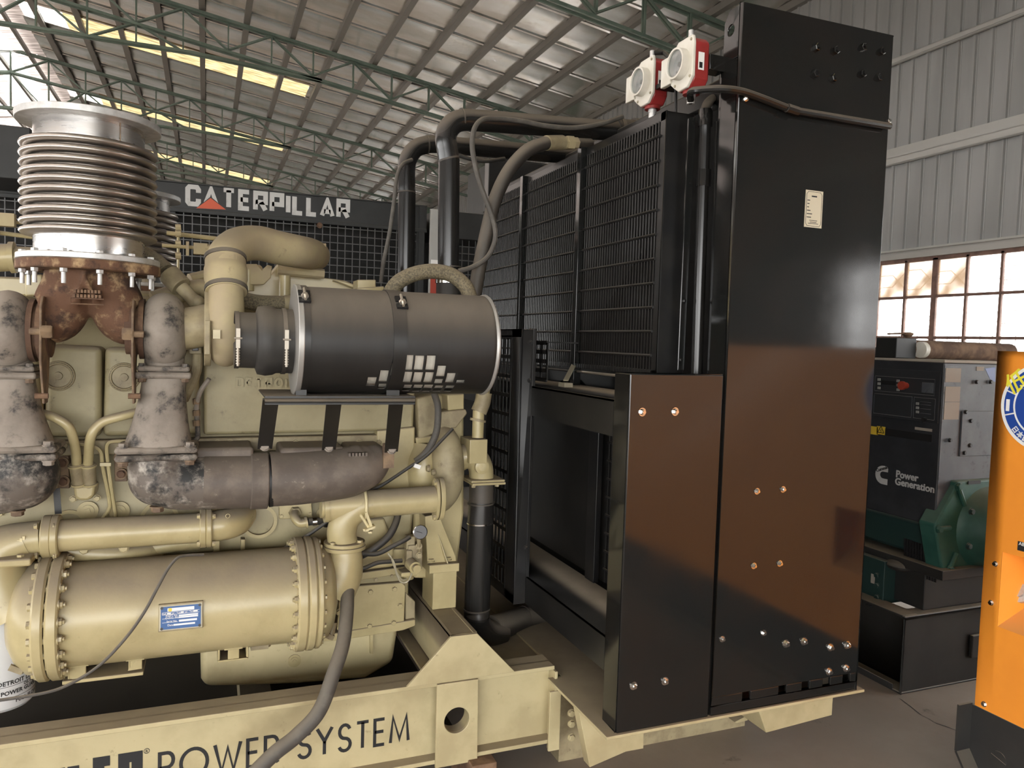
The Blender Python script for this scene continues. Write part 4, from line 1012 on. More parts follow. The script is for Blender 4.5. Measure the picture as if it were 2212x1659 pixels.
MB().tube([at(540,1039,Y=Y),at(578,1038,Y=Y)],.100,30).build('slip_collar','manifold',mn,bevel=.004)
MB().tube([at(440,1041,Y=Y),at(545,1039,Y=Y)],[.094,.095],30).build('manifold_log','manifold',mn)
MB().tube([at(576,1038,Y=Y),at(584,1037,Y=Y)],.095,30).build('joint_ring','ink',mn)
ml=spl([at(583,1035,Y=Y),at(640,1032,Y=Y),at(700,1026,Y=Y),at(750,1019,Y=Y),at(790,1005,Y=Y),at(812,990,Y=Y),at(826,975,Y=Y),at(832,968,Y=Y)],6)
rr_=[.097,.097,.096,.094,.085,.066,.040,.012];rs=[]
for i in range(len(ml)):
    q=i/6;j=min(int(q),6);rs.append(lerp(rr_[j],rr_[j+1],q-j))
MB().tube(ml,rs,28).build('manifold_log','manifold',mn,smooth=80)
for a,c_ in((405,545),(600,735),(745,822)):
    p=at(a,985,Y=2.9);q=at(c_,985,Y=2.9);z=at(a,962,Y=2.88).z
    MB().box(p.x,q.x,2.80,3.0,p.z-.06,z).build('port_flange','manifold',mn,bevel=.012)
p=at(340,1094,Y=2.80);bolt(mn,p,-EZ,.020,'rust_plate','hex','drain_plug')
em=MB();p=at(752,982,Y=2.745)
for j in range(6): em.box(p.x+j*.012,p.x+j*.012+.008,2.735,2.76,p.z-.006,p.z+.006)
em.build('cast_number','manifold',mn)
m0=thing('exhaust_manifold','sooty black and white exhaust elbow below the left turbocharger','manifold',at(50,1105,Y=Y))
b=MB();s=spl([V(xo0,Y,z20),at(30,1010,Y=Y),at(25,1035,Y=Y),at(-10,1045,Y=Y),at(-120,1048,Y=Y)],7);b.tube(s,.097,28);b.sphere(at(40,1022,Y=Y),.118,28,16,(1,.9,1.0))
o_=b.build('manifold_elbow','castex',m0,smooth=80)
md=o_.modifiers.new('blend','REMESH');md.mode='VOXEL';md.voxel_size=.008;md.use_smooth_shade=True;ms=o_.modifiers.new('smooth','SMOOTH');ms.factor=.5;ms.iterations=8
f3=MB().box(xo0-.125,xo0+.125,Y-.095,Y+.095,z20-.026,z20-.003).build('flange','castex',m0,bevel=.012)
bolt(f3,V(xo0+.10,Y-.075,z20-.026),-EZ,.016,'castex_light','hex')
bolt(m0,at(38,1103,Y=2.80),-EZ,.018,'rust_plate','hex','drain_plug')

# air cleaner
AY=2.55;ax0=at(641,733,Y=AY);ax1=at(1040,746,Y=AY);AR=.172;az=(ax0.z+ax1.z)/2
cl=thing('air_cleaner','black drum air cleaner with cut out holes showing a white element','air cleaner',(ax0.x+.3,AY,az-AR))
xa,xb=ax0.x,ax1.x
# shell with rectangular cut-outs: built as a grid of cells, the open ones left out
W_=xb-xa;nu,nvv=64,96;R=AR
holes=[]
def cell(x,y): # photo pixel on the shell -> (s along, angle)
    d=_R*((x-1106)/FPX)+_D*((y-829.5)/FPX)+_F;o=V(0,0,ZC)
    a=d.y*d.y+d.z*d.z;b2=2*(d.y*(o.y-AY)+d.z*(o.z-az));c2=(o.y-AY)**2+(o.z-az)**2-R*R
    disc=b2*b2-4*a*c2
    t=(-b2-math.sqrt(max(disc,0)))/(2*a);p=o+d*t
    return p.x-xa, math.atan2(p.z-az,-(p.y-AY))
for x0,x1,y0,y1 in((873,892,767,799),(896,915,768,799),(921,940,768,799),(944,962,790,813),(871,889,803,826),(893,912,804,826),(917,935,804,826),(939,956,819,828),(964,982,806,826),(986,1003,821,827),(820,838,800,824),(793,812,815,833),(871,888,831,845),(892,911,831,846),(914,933,831,846),(937,955,833,846),(961,979,833,846),(817,834,829,840),(845,851,785,812)):
    s0,a0=cell(x0,(y0+y1)/2);s1_,_=cell(x1,(y0+y1)/2);_,aa=cell((x0+x1)/2,y0);_,ab=cell((x0+x1)/2,y1);holes.append((min(s0,s1_),max(s0,s1_),min(aa,ab),max(aa,ab)))
us=sorted(set([0,W_]+[W_*i/40 for i in range(41)]+[h for q in holes for h in q[:2]]))
as_=sorted(set([-pi+2*pi*i/64 for i in range(65)]+[h for q in holes for h in q[2:]]))
def open_(s,a): return any(h[0]<s<h[1] and h[2]<a<h[3] for h in holes)
b=MB()
for i in range(len(us)-1):
    for j in range(len(as_)-1):
        if open_((us[i]+us[i+1])/2,(as_[j]+as_[j+1])/2): continue
        q=[]
        for rr in(R,R-.003):
            for u_,a in((us[i],as_[j]),(us[i+1],as_[j]),(us[i+1],as_[j+1]),(us[i],as_[j+1])):
                q.append(V(xa+u_,AY-rr*math.cos(a),az+rr*math.sin(a)))
        b.add(q,[(0,1,2,3),(7,6,5,4)]+[(k,(k+1)%4,4+(k+1)%4,4+k) for k in range(4)] if False else [(0,1,2,3)])
sh=b.build('shell','cleaner',cl)
sd=sh.modifiers.new('solid','SOLIDIFY');sd.thickness=.0025;sd.offset=-1
MB().cyl(V(xa+.01,AY,az),V(xb-.01,AY,az),R-.018,n=48).build('filter_element','filter',cl)
MB().cyl(V(xa-.012,AY,az),V(xa+.006,AY,az),R+.006,n=56).build('end_cap','cleaner_rim',cl,bevel=.003)
MB().lathe([(0,R+.002),(.008,R+.005),(.014,R+.001),(.012,R-.03),(.006,0)],V(xb-.006,AY,az),EX,56).build('end_cap','cleaner_rim',cl)
for x0,x1,xc in((648,672,657),(851,880,866)):
    p=at(x0,740,Y=AY-R).x;q=at(x1,740,Y=AY-R).x
    MB().ring(V(p,AY,az),EX,R+.0035,R,q-p,64).build('strap','strap',cl)
    zt_=az-R;MB().box(p,q,AY-.08,AY-.074,zt_-.03,zt_+.05).build('strap_leg','black_satin',cl);MB().box(p,q,AY+.07,AY+.08,zt_-.03,zt_+.05).build('strap_leg','black_satin',cl)
    yy=642 if xc<700 else 655
    s_,an=cell(xc,yy);pt=V(xa+s_,AY-(R+.006)*math.cos(an),az+(R+.006)*math.sin(an))
    nr=V(0,-math.cos(an),math.sin(an));tg=V(0,math.sin(an),math.cos(an))
    MB().obox(pt+tg*.012,V(.018,0,0),tg*.012,nr*.004).obox(pt-tg*.022,V(.018,0,0),tg*.010,nr*.004).build('strap_lug','ink',cl)
    MB().cyl(pt-tg*.034+nr*.012,pt+tg*.022+nr*.012,.0045,n=8).hexa(pt-tg*.020+nr*.012,tg,.012,.010).build('strap_bolt','zinc',cl)
# rubber inlet
rc=at(575,728,Y=AY)
pr=[];X0=at(515,732,Y=2.62).x
for x,rp in((512,.088),(552,.089),(557,.108),(575,.113),(590,.110),(598,.104),(640,.104)):
    pr.append((at(x,730,Y=AY).x,rp))
MB().lathe([(x-pr[0][0],r) for x,r in pr],V(pr[0][0],AY+.03,az-.006),EX,44).build('inlet_boot','rubber',cl,smooth=60)
for x,r in((515,.091),(620,.107)):
    p=at(x,740,Y=AY-.09).x;MB().ring(V(p-.008,AY+.03,az-.006),EX,r,r-.004,.013,44).build('hose_clamp','pipe_dusty',cl)
    bb=MB();yq=AY+.03-r-.004
    bb.box(p-.006,p+.006,yq-.004,yq+.004,az-.03,az+.03)
    for k in range(6): bb.cyl(V(p,yq-.004,az-.035-.008*k),V(p,yq-.004,az-.039-.008*k),.0062,n=10)
    bb.cyl(V(p,yq-.004,az-.085),V(p,yq-.004,az-.03),.004,n=8).cyl(V(p-.012,yq-.006,az+.0),V(p+.012,yq-.006,az+.0),.003,n=8).build('clamp_screw','zinc_dull',cl)
# support shelf and struts
zs=at(570,851,Y=AY-.1).z-.012;xA=at(572,858,Y=AY-.1).x;xB=at(897,868,Y=AY-.1).x
bk=thing('cleaner_bracket','black angle shelf on three slanting struts under the drum air cleaner','bracket',(.5,2.65,zs-.3))
MB().box(xA,xB,AY-.10,AY+.20,zs,zs+.006).box(xA,xB,AY-.10,AY-.094,zs-.022,zs).build('shelf','black_satin',bk,bevel=.001)
for x0,x1,y1 in((585,572,968),(722,710,970),(856,845,975)):
    a=at(x0,872,Y=AY-.085);c=at(x1,y1,Y=2.735);
    st_=MB().bar(V(a.x,AY-.085,zs-.005),c,.007,.048,up=EX).build('strut','black_satin',bk)
    bolt(st_,c+V(0,-.006,.008),V(0,-.95,.2),.015,'castex_light','hex')
c=at(840,985,Y=2.75);MB().obox(c+V(0,.01,-.0),V(.02,0,0),V(0,.01,0),V(0,0,.045)).build('strut_foot','rust_plate',bk)

# ================================================================== HEAT EXCHANGER AND PIPEWORK
HY=2.86;h0=at(95,1331,Y=HY);h1=at(675,1279,Y=HY);HZ=(h0.z+h1.z)/2;HR=.170;FR=.205
hx=thing('heat_exchanger','big cream cylindrical heat exchanger with bolted flanges and a blue data plate','heat exchanger',(0,HY,HZ-FR))
def hxX(px): return at(px,1310,Y=HY-.12).x
xa_,xb_=hxX(133),hxX(640)
MB().cyl(V(xa_-.01,HY,HZ),V(xb_+.01,HY,HZ),HR,n=64).build('shell','cream',hx)
def flange(name,x,w,r=FR): return MB().lathe([(0,r-.006),(.006,r),(w-.006,r),(w,r-.006)],V(x,HY,HZ),EX,64).build(name,'cream',hx)
fa=flange('flange',hxX(74),.034);fb_=flange('flange',hxX(104),.036)
MB().cyl(V(hxX(80),HY,HZ),V(hxX(110),HY,HZ),FR-.035,n=40).build('gasket','ink',hx)
fc_=flange('flange',xb_,.036);fd_=flange('flange',xb_+.037,.030);fe_=flange('flange',xb_+.068,.022,FR-.004)
NB=22
for k in range(NB):
    a=2*pi*(k+.3)/NB;d=V(0,math.cos(a),math.sin(a))
    if d.y>.55: continue
    p=V(0,HY,HZ)+d*(FR-.020)
    q=V(hxX(104)+.036,p.y,p.z);bolt(fb_,q,EX,.0135,'cream','nut')
    q=V(hxX(74),p.y,p.z);bolt(fa,q,-EX,.0125,'cream','hex')
    MB().cyl(V(hxX(74)+.03,p.y,p.z),V(hxX(104)+.005,p.y,p.z),.012,n=8).build('spacer','cream',fa)
    q=V(xb_,p.y,p.z);bolt(fc_,q,-EX,.0135,'cream','nut')
    q=V(xb_+.090,p.y,p.z);bolt(fe_,q,EX,.0085,'cream','hex')
# heads
MB().lathe([(0,.185),(-.03,.178),(-.06,.15),(-.085,.10),(-.095,0)],V(hxX(74),HY,HZ),EX,48).build('end_head','cream',hx,smooth=60)
MB().lathe([(.0,.178),(.03,.165),(.05,.13),(.062,.08),(.066,0)],V(xb_+.088,HY,HZ),EX,48).build('end_head','cream',hx,smooth=60)
# drain cocks
for p in(at(46,1432,Y=HY-.1),at(716,1362,Y=HY-.05)):
    MB().cyl(p+V(.01,0,.03),p+V(-.004,-.005,-.03),.011,n=10).obox(p+V(-.012,-.01,-.015),V(.018,0,-.010),V(0,.006,0),V(.004,0,.008)).build('drain_cock','cream_dirty',hx)
# feet under the shell
for x0,x1,yb in((146,186,1466),(277,307,1447)):
    a=at(x0,1420,Y=HY-.08);c=at(x1,1420,Y=HY-.08);zb2=at((x0+x1)/2,yb,Y=HY-.08).z
    MB().box(a.x,c.x,HY-.08,HY-.072,zb2,HZ-.13).box(a.x,a.x+.006,HY-.08,HY+.08,zb2,HZ-.13).box(a.x-.008,c.x+.008,HY-.084,HY-.06,HZ-.152,HZ-.13).build('saddle_foot','cream',hx,bevel=.002)
zz=at(180,1464,Y=HY-.08).z
MB().box(at(135,1460,Y=HY-.08).x,at(310,1445,Y=HY-.08).x,HY-.09,HY+.12,zz-.012,zz).box(at(150,1460,Y=HY).x,at(300,1460,Y=HY).x,HY+.1,3.2,zz-.05,zz+.1).build('mount_plate','cream',hx,bevel=.002)
a=at(471,1385,Y=HY-.08);c=at(536,1418,Y=HY-.08)
MB().box(a.x,c.x,HY-.085,HY+.10,c.z-.008,c.z).box(a.x,a.x+.007,HY-.085,HY+.1,c.z,a.z).box(c.x-.007,c.x,HY-.085,HY+.1,c.z,a.z).box(a.x+.032,c.x-.03,HY-.088,HY-.08,c.z,HZ-.14).box(a.x+.02,c.x-.018,HY-.09,HY-.076,HZ-.15,HZ-.135).build('saddle_foot','cream',hx,bevel=.002)
MB().obox(at(560,1385,Y=HY-.02),V(.03,0,0),V(0,.03,0),V(0,0,.02)).cyl(at(570,1395,Y=HY-.02),at(570,1380,Y=HY-.02)+V(0,0,.02),.025,n=14).build('shell_boss','cream_dirty',hx)
# blue data plate on raised backing
def onshell(x,y,r=HR+.008):
    d=_R*((x-1106)/FPX)+_D*((y-829.5)/FPX)+_F;o=V(0,0,ZC)
    a=d.y**2+d.z**2;b2=2*(d.y*(o.y-HY)+d.z*(o.z-HZ));c2=(o.y-HY)**2+(o.z-HZ)**2-r*r
    t=(-b2-math.sqrt(max(0,b2*b2-4*a*c2)))/(2*a);return o+d*t
ul,ur,dl,dr=onshell(344,1309),onshell(437,1299),onshell(345,1363),onshell(436,1354)
c=(ul+ur+dl+dr)/4;u=EX;ang=math.atan2(c.z-HZ,-(c.y-HY));nv=V(0,-math.cos(ang),math.sin(ang));vv=V(0,math.sin(ang),math.cos(ang))
hw=(ur.x-ul.x)/2;hh=(ul-dl).length/2*.98
MB().obox(c-nv*.008,u*hw*1.04,vv*hh*1.12,nv*.012).build('plate_backing','cream_dirty',hx,bevel=.002)
MB().obox(c+nv*.004,u*hw*.985,vv*hh*.99,nv*.0015).build('plate_rim','lead',hx)
dp=MB().obox(c+nv*.0065,u*hw*.93,vv*hh*.92,nv*.0012).build('data_plate','blue_plate',hx)
wp=MB()
def wr_(x,y,w,h): wp.obox(c+nv*.008+u*hw*x+vv*hh*y,u*hw*w,vv*hh*h,nv*.0004)
wr_(.0,.66,.62,.13)
for y in(.47,.27): wr_(0,y,.86,.012)
for y in(.02,-.30): wr_(-.5,y-.06,.36,.012)
wr_(-.55,.36,.09,.06);wr_(.06,.37,.07,.06);wr_(.68,.38,.10,.06)
wr_(.35,.13,.45,.06);wr_(.35,-.02,.45,.06);wr_(.33,-.30,.42,.08);wr_(.16,-.60,.50,.07)
wp.build('plate_print','white_clean',hx)
def ptext(s,x,y,sz,m='white_clean'): text('plate_print',s,m,hx,c+nv*.0085+u*hw*x+vv*hh*y,u,vv,sz)
ptext('PART No',-.70,.09,.009);ptext('O.D.C. No',-.72,-.07,.009);ptext('Serial No',-.66,-.34,.008);ptext('Date',-.62,-.66,.009)
ptext('Shell',-.88,.31,.007);ptext('psi - Tube',-.42,.31,.007);ptext('psi - Temp',.18,.32,.007)
MB().cyl(c+nv*.008-u*hw*.5+vv*hh*.66,c+nv*.0086-u*hw*.5+vv*hh*.66,.006,n=12).build('plate_print','yellow',hx)
for sx in(-1,1):
    for sy in(-1,1): MB().cyl(c+nv*.007+u*hw*.88*sx+vv*hh*.84*sy,c+nv*.0092+u*hw*.88*sx+vv*hh*.84*sy,.0045,n=10).build('rivet','dark_plastic',hx)

# upper coolant pipe with flanges and corner casting
up=thing('coolant_pipe','slim cream flanged water pipe above the heat exchanger','pipe',at(260,1190,Y=2.86))
PY=2.86
p0=at(-10,1168,Y=PY)
MB().tube([at(118,1158,Y=PY),at(432,1140,Y=PY)],.052,32).build('pipe','cream',up)
for a_,w in((86,.030),(106,.024),(431,.022),(445,.020)):
    x=at(a_,1155,Y=PY-.05).x;cz=at(a_,1162 if a_<200 else 1139,Y=PY)
    f=MB().lathe([(0,.066),(.004,.070),(w-.004,.070),(w,.066)],V(x,PY,lerp(at(118,1158,Y=PY).z,at(432,1140,Y=PY).z,(x-at(118,1158,Y=PY).x)/(at(432,1140,Y=PY).x-at(118,1158,Y=PY).x))),EX,32).build('flange','cream',up)
for px_,s in((86,-1),(122,1),(431,-1),(460,1)):
    for dy,dz in((-.045,.048),(-.045,-.048)):
        q=at(px_,1161 if px_<200 else 1138,Y=PY);bolt(up,q+V(0,dy,dz),V(s,0,0),.009,'cream','hex')
ptube(MB(),[(-60,1190,PY),(-20,1180,PY),(30,1168,PY),(90,1161,PY)],.056,24).build('elbow','cream',up)
b=MB();s=spl([at(60,1165,Y=PY),at(10,1185,Y=PY),at(-5,1225,Y=PY),at(5,1280,Y=PY),at(30,1320,Y=PY)],6)
b.tube(s,[lerp(.058,.11,i/len(s)) for i in range(len(s))],26).build('corner_casting','cream',up,smooth=60)
MB().box(at(-60,1215,Y=PY-.1).x,at(68,1215,Y=PY-.1).x,PY-.11,PY+.1,at(60,1222,Y=PY-.1).z,at(60,1205,Y=PY-.1).z).build('casting_flange','cream',up,bevel=.006)
bolt(up,at(44,1204,Y=PY-.08),EZ,.011,'cream','hex')
em=MB()
for i in range(7):
    q=at(16+i*6,1187-i*4.2,Y=PY-.052);em.obox(q,V(.0035,0,0),V(0,.006,0),V(0,0,.006))
em.build('cast_number','weld',up)
ptube(MB(),[(455,1137,PY),(485,1133,PY),(510,1125,PY+.03),(522,1110,PY+.09)],.054,24).build('elbow','cream',up)
MB().sphere(at(515,1120,Y=PY+.05),.05,20,12).build('elbow_end','cream',up)
p=at(492,1114,Y=PY-.045);MB().ring(p,-EY,.008,.006,.004,14).build('cast_mark','cream',up)

# crossover pipe to the water pump with elbow from the heat exchanger
xo=thing('crossover_pipe','cream water pipe with U bolt joining heat exchanger and pump','pipe',at(760,1180,Y=2.86))
ay=2.85;pa=at(708,1095,Y=ay);pb2=at(938,1078,Y=ay)
MB().tube([pa,pb2],.052,32).build('pipe','cream',xo)
MB().tube([at(698,1096,Y=ay),at(708,1095,Y=ay)],.056,28).tube([at(693,1096,Y=ay),at(699,1096,Y=ay)],.04,20).build('end_cap','cream',xo)
e=[at(742,1176,Y=ay),at(738,1150,Y=ay),at(748,1118,Y=ay),at(775,1095,Y=ay),at(800,1088,Y=ay)]
MB().tube(spl(e,7),.054,28).build('elbow','cream',xo,smooth=60)
zc=at(745,1176,Y=ay).z
MB().cyl(V(at(744,1176,Y=ay).x,ay,zc),V(at(744,1176,Y=ay).x,ay,zc+.014),.076,n=36).cyl(V(at(744,1176,Y=ay).x,ay,zc-.016),V(at(744,1176,Y=ay).x,ay,zc-.001),.078,n=36).build('flange','cream',xo,bevel=.002)
for dx,dy in((-.05,-.045),(.05,-.04)): bolt(xo,V(at(744,1176,Y=ay).x+dx,ay+dy,zc+.014),EZ,.010,'cream','hex')
b=MB();s=spl([V(at(746,1180,Y=ay).x,ay,zc-.01),at(746,1205,Y=ay),at(738,1240,Y=ay),at(715,1275,Y=ay)],7)
b.tube(s,[lerp(.056,.095,(i/len(s))**1.3) for i in range(len(s))],28).build('lower_elbow','cream',xo,smooth=60)
x=at(938,1078,Y=ay).x
pf=MB()
for k,w in enumerate((.012,.018)):
    pts=[]
    for i in range(28):
        a=2*pi*i/28;r=.062+.022*abs(math.sin(a))**3;pts.append(V(x+k*.016,ay+r*.82*math.cos(a),pb2.z+r*math.sin(a)))
    pf.prism(pts,V(w,0,0))
f=pf.build('pump_flange','cream',xo,bevel=.002)
for dz in(.068,-.068): bolt(f,V(x,ay-.02,pb2.z+dz),-EX,.010,'cream','hex')
# u bolt and strap
ux=at(792,1100,Y=ay-.06).x;uz=at(792,1090,Y=ay).z
pts=[V(ux,ay+.06*math.cos(a),uz+.06*math.sin(a)) for a in [pi*.35+pi*1.0*i/14 for i in range(15)]]
pts+= [at(801,1140,Y=ay-.05)]
MB().tube(pts,.0055,8).tube([at(779,1112,Y=ay-.058),at(797,1140,Y=ay-.05)],.0055,8).bar(at(790,1106,Y=ay-.062),at(802,1138,Y=ay-.052),.010,.012,up=EY).obox(at(798,1140,Y=ay-.05),V(.018,0,.006),V(0,.02,0),V(0,0,.004)).build('u_bolt','weld',xo)
for q in((789,1143),(800,1148)): bolt(xo,at(*q,Y=ay-.05),-EZ,.008,'weld','hex')

# front hoses and gauges
gz=at(905,1148,Y=2.9)
pg=thing('pressure_gauge','small round chrome rimmed pressure gauge beside the front foot','gauge',gz)
dv=V(0,-1,.12).normalized()
MB().lathe([(0,.026),(.018,.029),(.022,.029),(.0235,.0265),(.019,.026)],gz,dv,32).build('case','chrome',pg)
MB().cyl(gz+dv*.020,gz+dv*.0215,.0258,n=28).build('dial','gauge_face',pg)
MB().bar(gz+dv*.0218+V(-.016,0,.004),gz+dv*.0218+V(.008,0,-.004),.002,.0006,up=EY).build('pointer','ink',pg)
MB().tube([gz+V(0,.005,-.02),at(906,1185,Y=2.93),at(905,1200,Y=2.95)],.008,8).build('stem','cream_dirty',pg)
vl=thing('fuel_valve_block','cream solenoid valve and fittings on the gear case below the gauge','valve',at(885,1235,Y=2.95))
MB().obox(at(882,1198,Y=2.95),V(.012,0,0),V(0,.02,0),V(0,0,.022)).obox(at(893,1200,Y=2.97),V(.03,0,0),V(0,.03,0),V(0,0,.05)).obox(at(885,1172,Y=2.97),V(.018,0,0),V(0,.02,0),V(0,0,.03)).build('valve_body','cream_dirty',vl,bevel=.004)
p=at(887,1217,Y=2.93);q=p+V(.006,-.05,-.004)
MB().cyl(p,q,.024,n=20).cyl(q,q+V(.002,-.02,0),.016,n=18).build('solenoid','cream',vl)
MB().obox(at(880,1236,Y=2.95),V(.032,0,0),V(0,.03,0),V(0,0,.009)).cyl(at(880,1250,Y=2.96),at(880,1236,Y=2.96),.026,n=18).build('valve_base','cream',vl,bevel=.003)
ptube(MB(),[(838,1195,2.93),(851,1215,2.92),(857,1240,2.92),(866,1257,2.92),(880,1256,2.92),(889,1240,2.91),(892,1222,2.90)],.0035,6).build('capillary','lead',vl)
ptube(MB(),[(845,1205,2.92),(856,1235,2.92),(868,1252,2.92),(878,1250,2.93)],.003,6).build('capillary','lead',vl)
for y in(1180,1200): bolt(vl,at(905,y,Y=2.93),-EY,.012,'cream_dirty','hex')
def hose(name,pts,r,mat,label,cat='hose',n=12,k=7): return tag(ptube(MB(),pts,r,n,k).build(name,mat),label,cat)
hose('fuel_hose',[(780,1196,2.92),(815,1196,2.92),(848,1180,2.92),(872,1168,2.92),(885,1160,2.93)],.0095,'rubber','thin black fuel hose running up to the pressure gauge fitting')
hose('fuel_hose',[(762,1231,2.92),(785,1228,2.92),(815,1216,2.92),(845,1213,2.93),(868,1211,2.94)],.0085,'rubber','thin black fuel hose ending at the solenoid valve')
hose('oil_hose',[(775,1203,2.95),(805,1187,2.93),(838,1160,2.93),(854,1132,2.95),(861,1105,2.99)],.0145,'rubber','thick short black oil hose behind the water pipe elbow')
hose('drain_hose',[(766,1190,3.0),(757,1232,2.92),(751,1280,2.79),(749,1325,2.71),(741,1390,2.62),(722,1450,2.55),(690,1535,2.50),(640,1590,2.48),(590,1630,2.46),(530,1690,2.44)],.0245,'rubber_grey','thick grey rubber hose hanging down in front of the lettered rail',n=16)
hose('cable',[(440,1198,2.72),(400,1200,2.70),(382,1206,2.685),(362,1230,2.672),(340,1270,2.655),(310,1325,2.645),(270,1380,2.62),(215,1437,2.60),(150,1478,2.58),(90,1498,2.56),(-30,1517,2.54)],.0048,'rubber_grey','thin grey cable draped across the cream heat exchanger',n=8)
el_=thing('elbow_fitting','small cream elbow fitting with black hose end on the engine side plate','fitting',at(645,1120,Y=2.95))
MB().hexa(at(636,1106,Y=2.975),V(.3,-1,-.2),.024,.02).build('hex_nut','cream_dirty',el_)
ptube(MB(),[(637,1106,2.965),(637,1118,2.93),(648,1130,2.915),(664,1128,2.91)],.0165,14).build('elbow','cream',el_)
MB().cyl(at(659,1129,Y=2.91),at(664,1128,Y=2.91),.022,n=16).build('collar','cream',el_)
ptube(MB(),[(665,1128,2.91),(690,1126,2.92),(705,1132,2.95)],.014,12).build('hose_end','rubber',el_)
MB().cyl(at(675,1127,Y=2.91),at(684,1126,Y=2.91),.0165,n=16).build('hose_clamp','chrome',el_)
hose('electric_cable',[(612,1186,2.92),(655,1162,2.91),(705,1128,2.90),(750,1090,2.89)],.007,'rubber','black cable looping from the heat exchanger to the crossover pipe')
hose('electric_cable',[(790,1066,2.90),(830,1045,2.88),(880,1012,2.86),(920,985,2.85),(950,955,2.85),(978,926,2.86)],.0065,'rubber','black cable with white tie crossing the front of the gear case')
tag(MB().obox(at(901,1007,Y=2.848),V(.012,0,-.004),V(0,.006,0),V(.003,0,.007)).build('cable_tie','white_clean'),'small white tie label on the black cable','cable tie')
hose('wiring_hose',[(938,850,2.87),(946,880,2.85),(944,925,2.85),(934,955,2.86),(918,980,2.87),(898,997,2.88)],.0135,'rubber_grey','ribbed grey wiring conduit below the air cleaner')

# upper coolant lines in black steel
def pipe(name,label,verts,r,mats):
    t=thing(name,label,'pipe',verts[0]);return t
Y1=3.18
pA=thing('radiator_pipe','nearer glossy black radiator pipe rising and bending to the header tank','pipe',at(968,640,Y=Y1))
r=.0455
vt=[at(968,660,Y=Y1),at(970,345,Y=Y1)]
MB().tube(vt,r,28).build('riser','black_gloss_pipe' if 'black_gloss_pipe' in MAT else 'black_pipe',pA)
bend=[at(970,347,Y=Y1),at(966,322,Y=Y1),at(963,300,Y=Y1),at(968,280,Y=Y1),at(984,264,Y=Y1),at(1006,259,Y=Y1),at(1030,260,Y=Y1)]
MB().tube(spl(bend,7),r,28).build('bend','black_pipe',pA,smooth=60)
MB().tube([at(1018,259,Y=Y1),at(1420,290,Y=Y1)],r,28).build('run','black_pipe',pA)
for x,y,x2,y2 in((969,342,970,346),(972,575,972,578),(996,258,999,258)):
    if abs(x-x2)>2.5 and y==y2: a,c=at(x,y,Y=Y1),at(x2,y2,Y=Y1)
    else: a,c=at(x,y,Y=Y1),at(x2,y2,Y=Y1)
    MB().tube([a,c],r+.002,24).build('weld_bead','pipe_dusty',pA)
MB().cyl(at(968,660,Y=Y1),at(968,600,Y=Y1),r+.006,n=28).build('rubber_sleeve','rubber',pA)
MB().cyl(at(968,612,Y=Y1),at(968,604,Y=Y1),r+.009,n=28).build('hose_clamp','chrome',pA)
MB().tube([at(1330,281,Y=Y1),at(1372,284,Y=Y1)],r+.006,28).build('rubber_sleeve','rubber',pA)
for x in(1335,1366): MB().tube([at(x,281,Y=Y1),at(x+8,282,Y=Y1)],r+.009,28).build('hose_clamp','pipe_dusty',pA)
Y2=3.72
pB=thing('radiator_pipe','further black radiator pipe bending below the dusty top pipe','pipe',at(878,640,Y=Y2))
r2=.043
MB().tube([at(876,660,Y=Y2),at(879,415,Y=Y2)],r2,26).build('riser','black_pipe',pB)
MB().tube(spl([at(879,417,Y=Y2),at(878,395,Y=Y2),at(880,350,Y=Y2),at(897,322,Y=Y2),at(925,312,Y=Y2),at(955,312,Y=Y2)],7),r2,26).build('bend','black_pipe',pB,smooth=60)
MB().tube([at(950,312,Y=Y2),at(1330,345,Y=Y2)],r2,26).build('run','black_pipe',pB)
for a,c in(((878,414),(878,417)),((921,312),(924,312)),((876,602),(876,605))): MB().tube([at(*a,Y=Y2),at(*c,Y=Y2)],r2+.002,22).build('weld_bead','pipe_dusty',pB)
# hoses round the risers
hose('vent_hose',[(990,586,2.98),(1020,577,2.98),(1050,558,2.98),(1066,530,2.98),(1070,500,2.98),(1060,460,2.98),(1038,400,2.98),(1025,350,2.98),(1020,310,2.99),(1026,275,3.0),(1045,257,3.02),(1080,256,3.04),(1130,262,3.05),(1180,272,3.06),(1240,276,3.08),(1300,267,3.09),(1345,252,3.1)],.0105,'rubber_grey','thin grey vent hose looping from the riser to the top radiator pipe',n=10)
hose('vent_hose',[(823,610,3.60),(828,570,3.60),(842,500,3.60),(852,430,3.60),(858,380,3.62),(870,355,3.64),(890,345,3.66)],.0095,'rubber_grey','thin grey vent hose beside the further riser',n=10)
hose('vent_hose',[(990,335,3.6),(1015,343,3.6),(1050,348,3.6),(1090,343,3.62)],.010,'rubber','short black vent hose hanging below the further pipe',n=10)
bh=thing('bypass_hose','fat dusty rubber bypass hose bending down from a brass union','hose',at(1030,600,Y=2.98))
ptube(MB(),[(1025,640,3.02),(1035,580,3.02),(1052,500,3.02),(1070,430,3.02),(1100,368,3.02),(1140,325,3.03),(1180,309,3.06)],.029,16).build('hose','pipe_dusty',bh)
MB().tube([at(1180,309,Y=3.06),at(1214,308,Y=3.10)],.032,18).build('ferrule','cream_dirty',bh)
MB().tube([at(1214,308,Y=3.10),at(1245,309,Y=3.13)],.026,6).tube([at(1222,308,Y=3.11),at(1236,309,Y=3.12)],.031,6).build('union','cream_dusty',bh)
MB().tube([at(1244,309,Y=3.13),at(1275,310,Y=3.17)],.022,14).build('pipe_stub','pipe_dusty',bh)
hose('braided_hose',[(838,640,2.80),(860,610,2.79),(895,592,2.78),(935,586,2.77),(975,594,2.76),(1005,618,2.74),(1018,650,2.72)],.028,'braid','tan braided hose arching over the drum air cleaner',n=18)
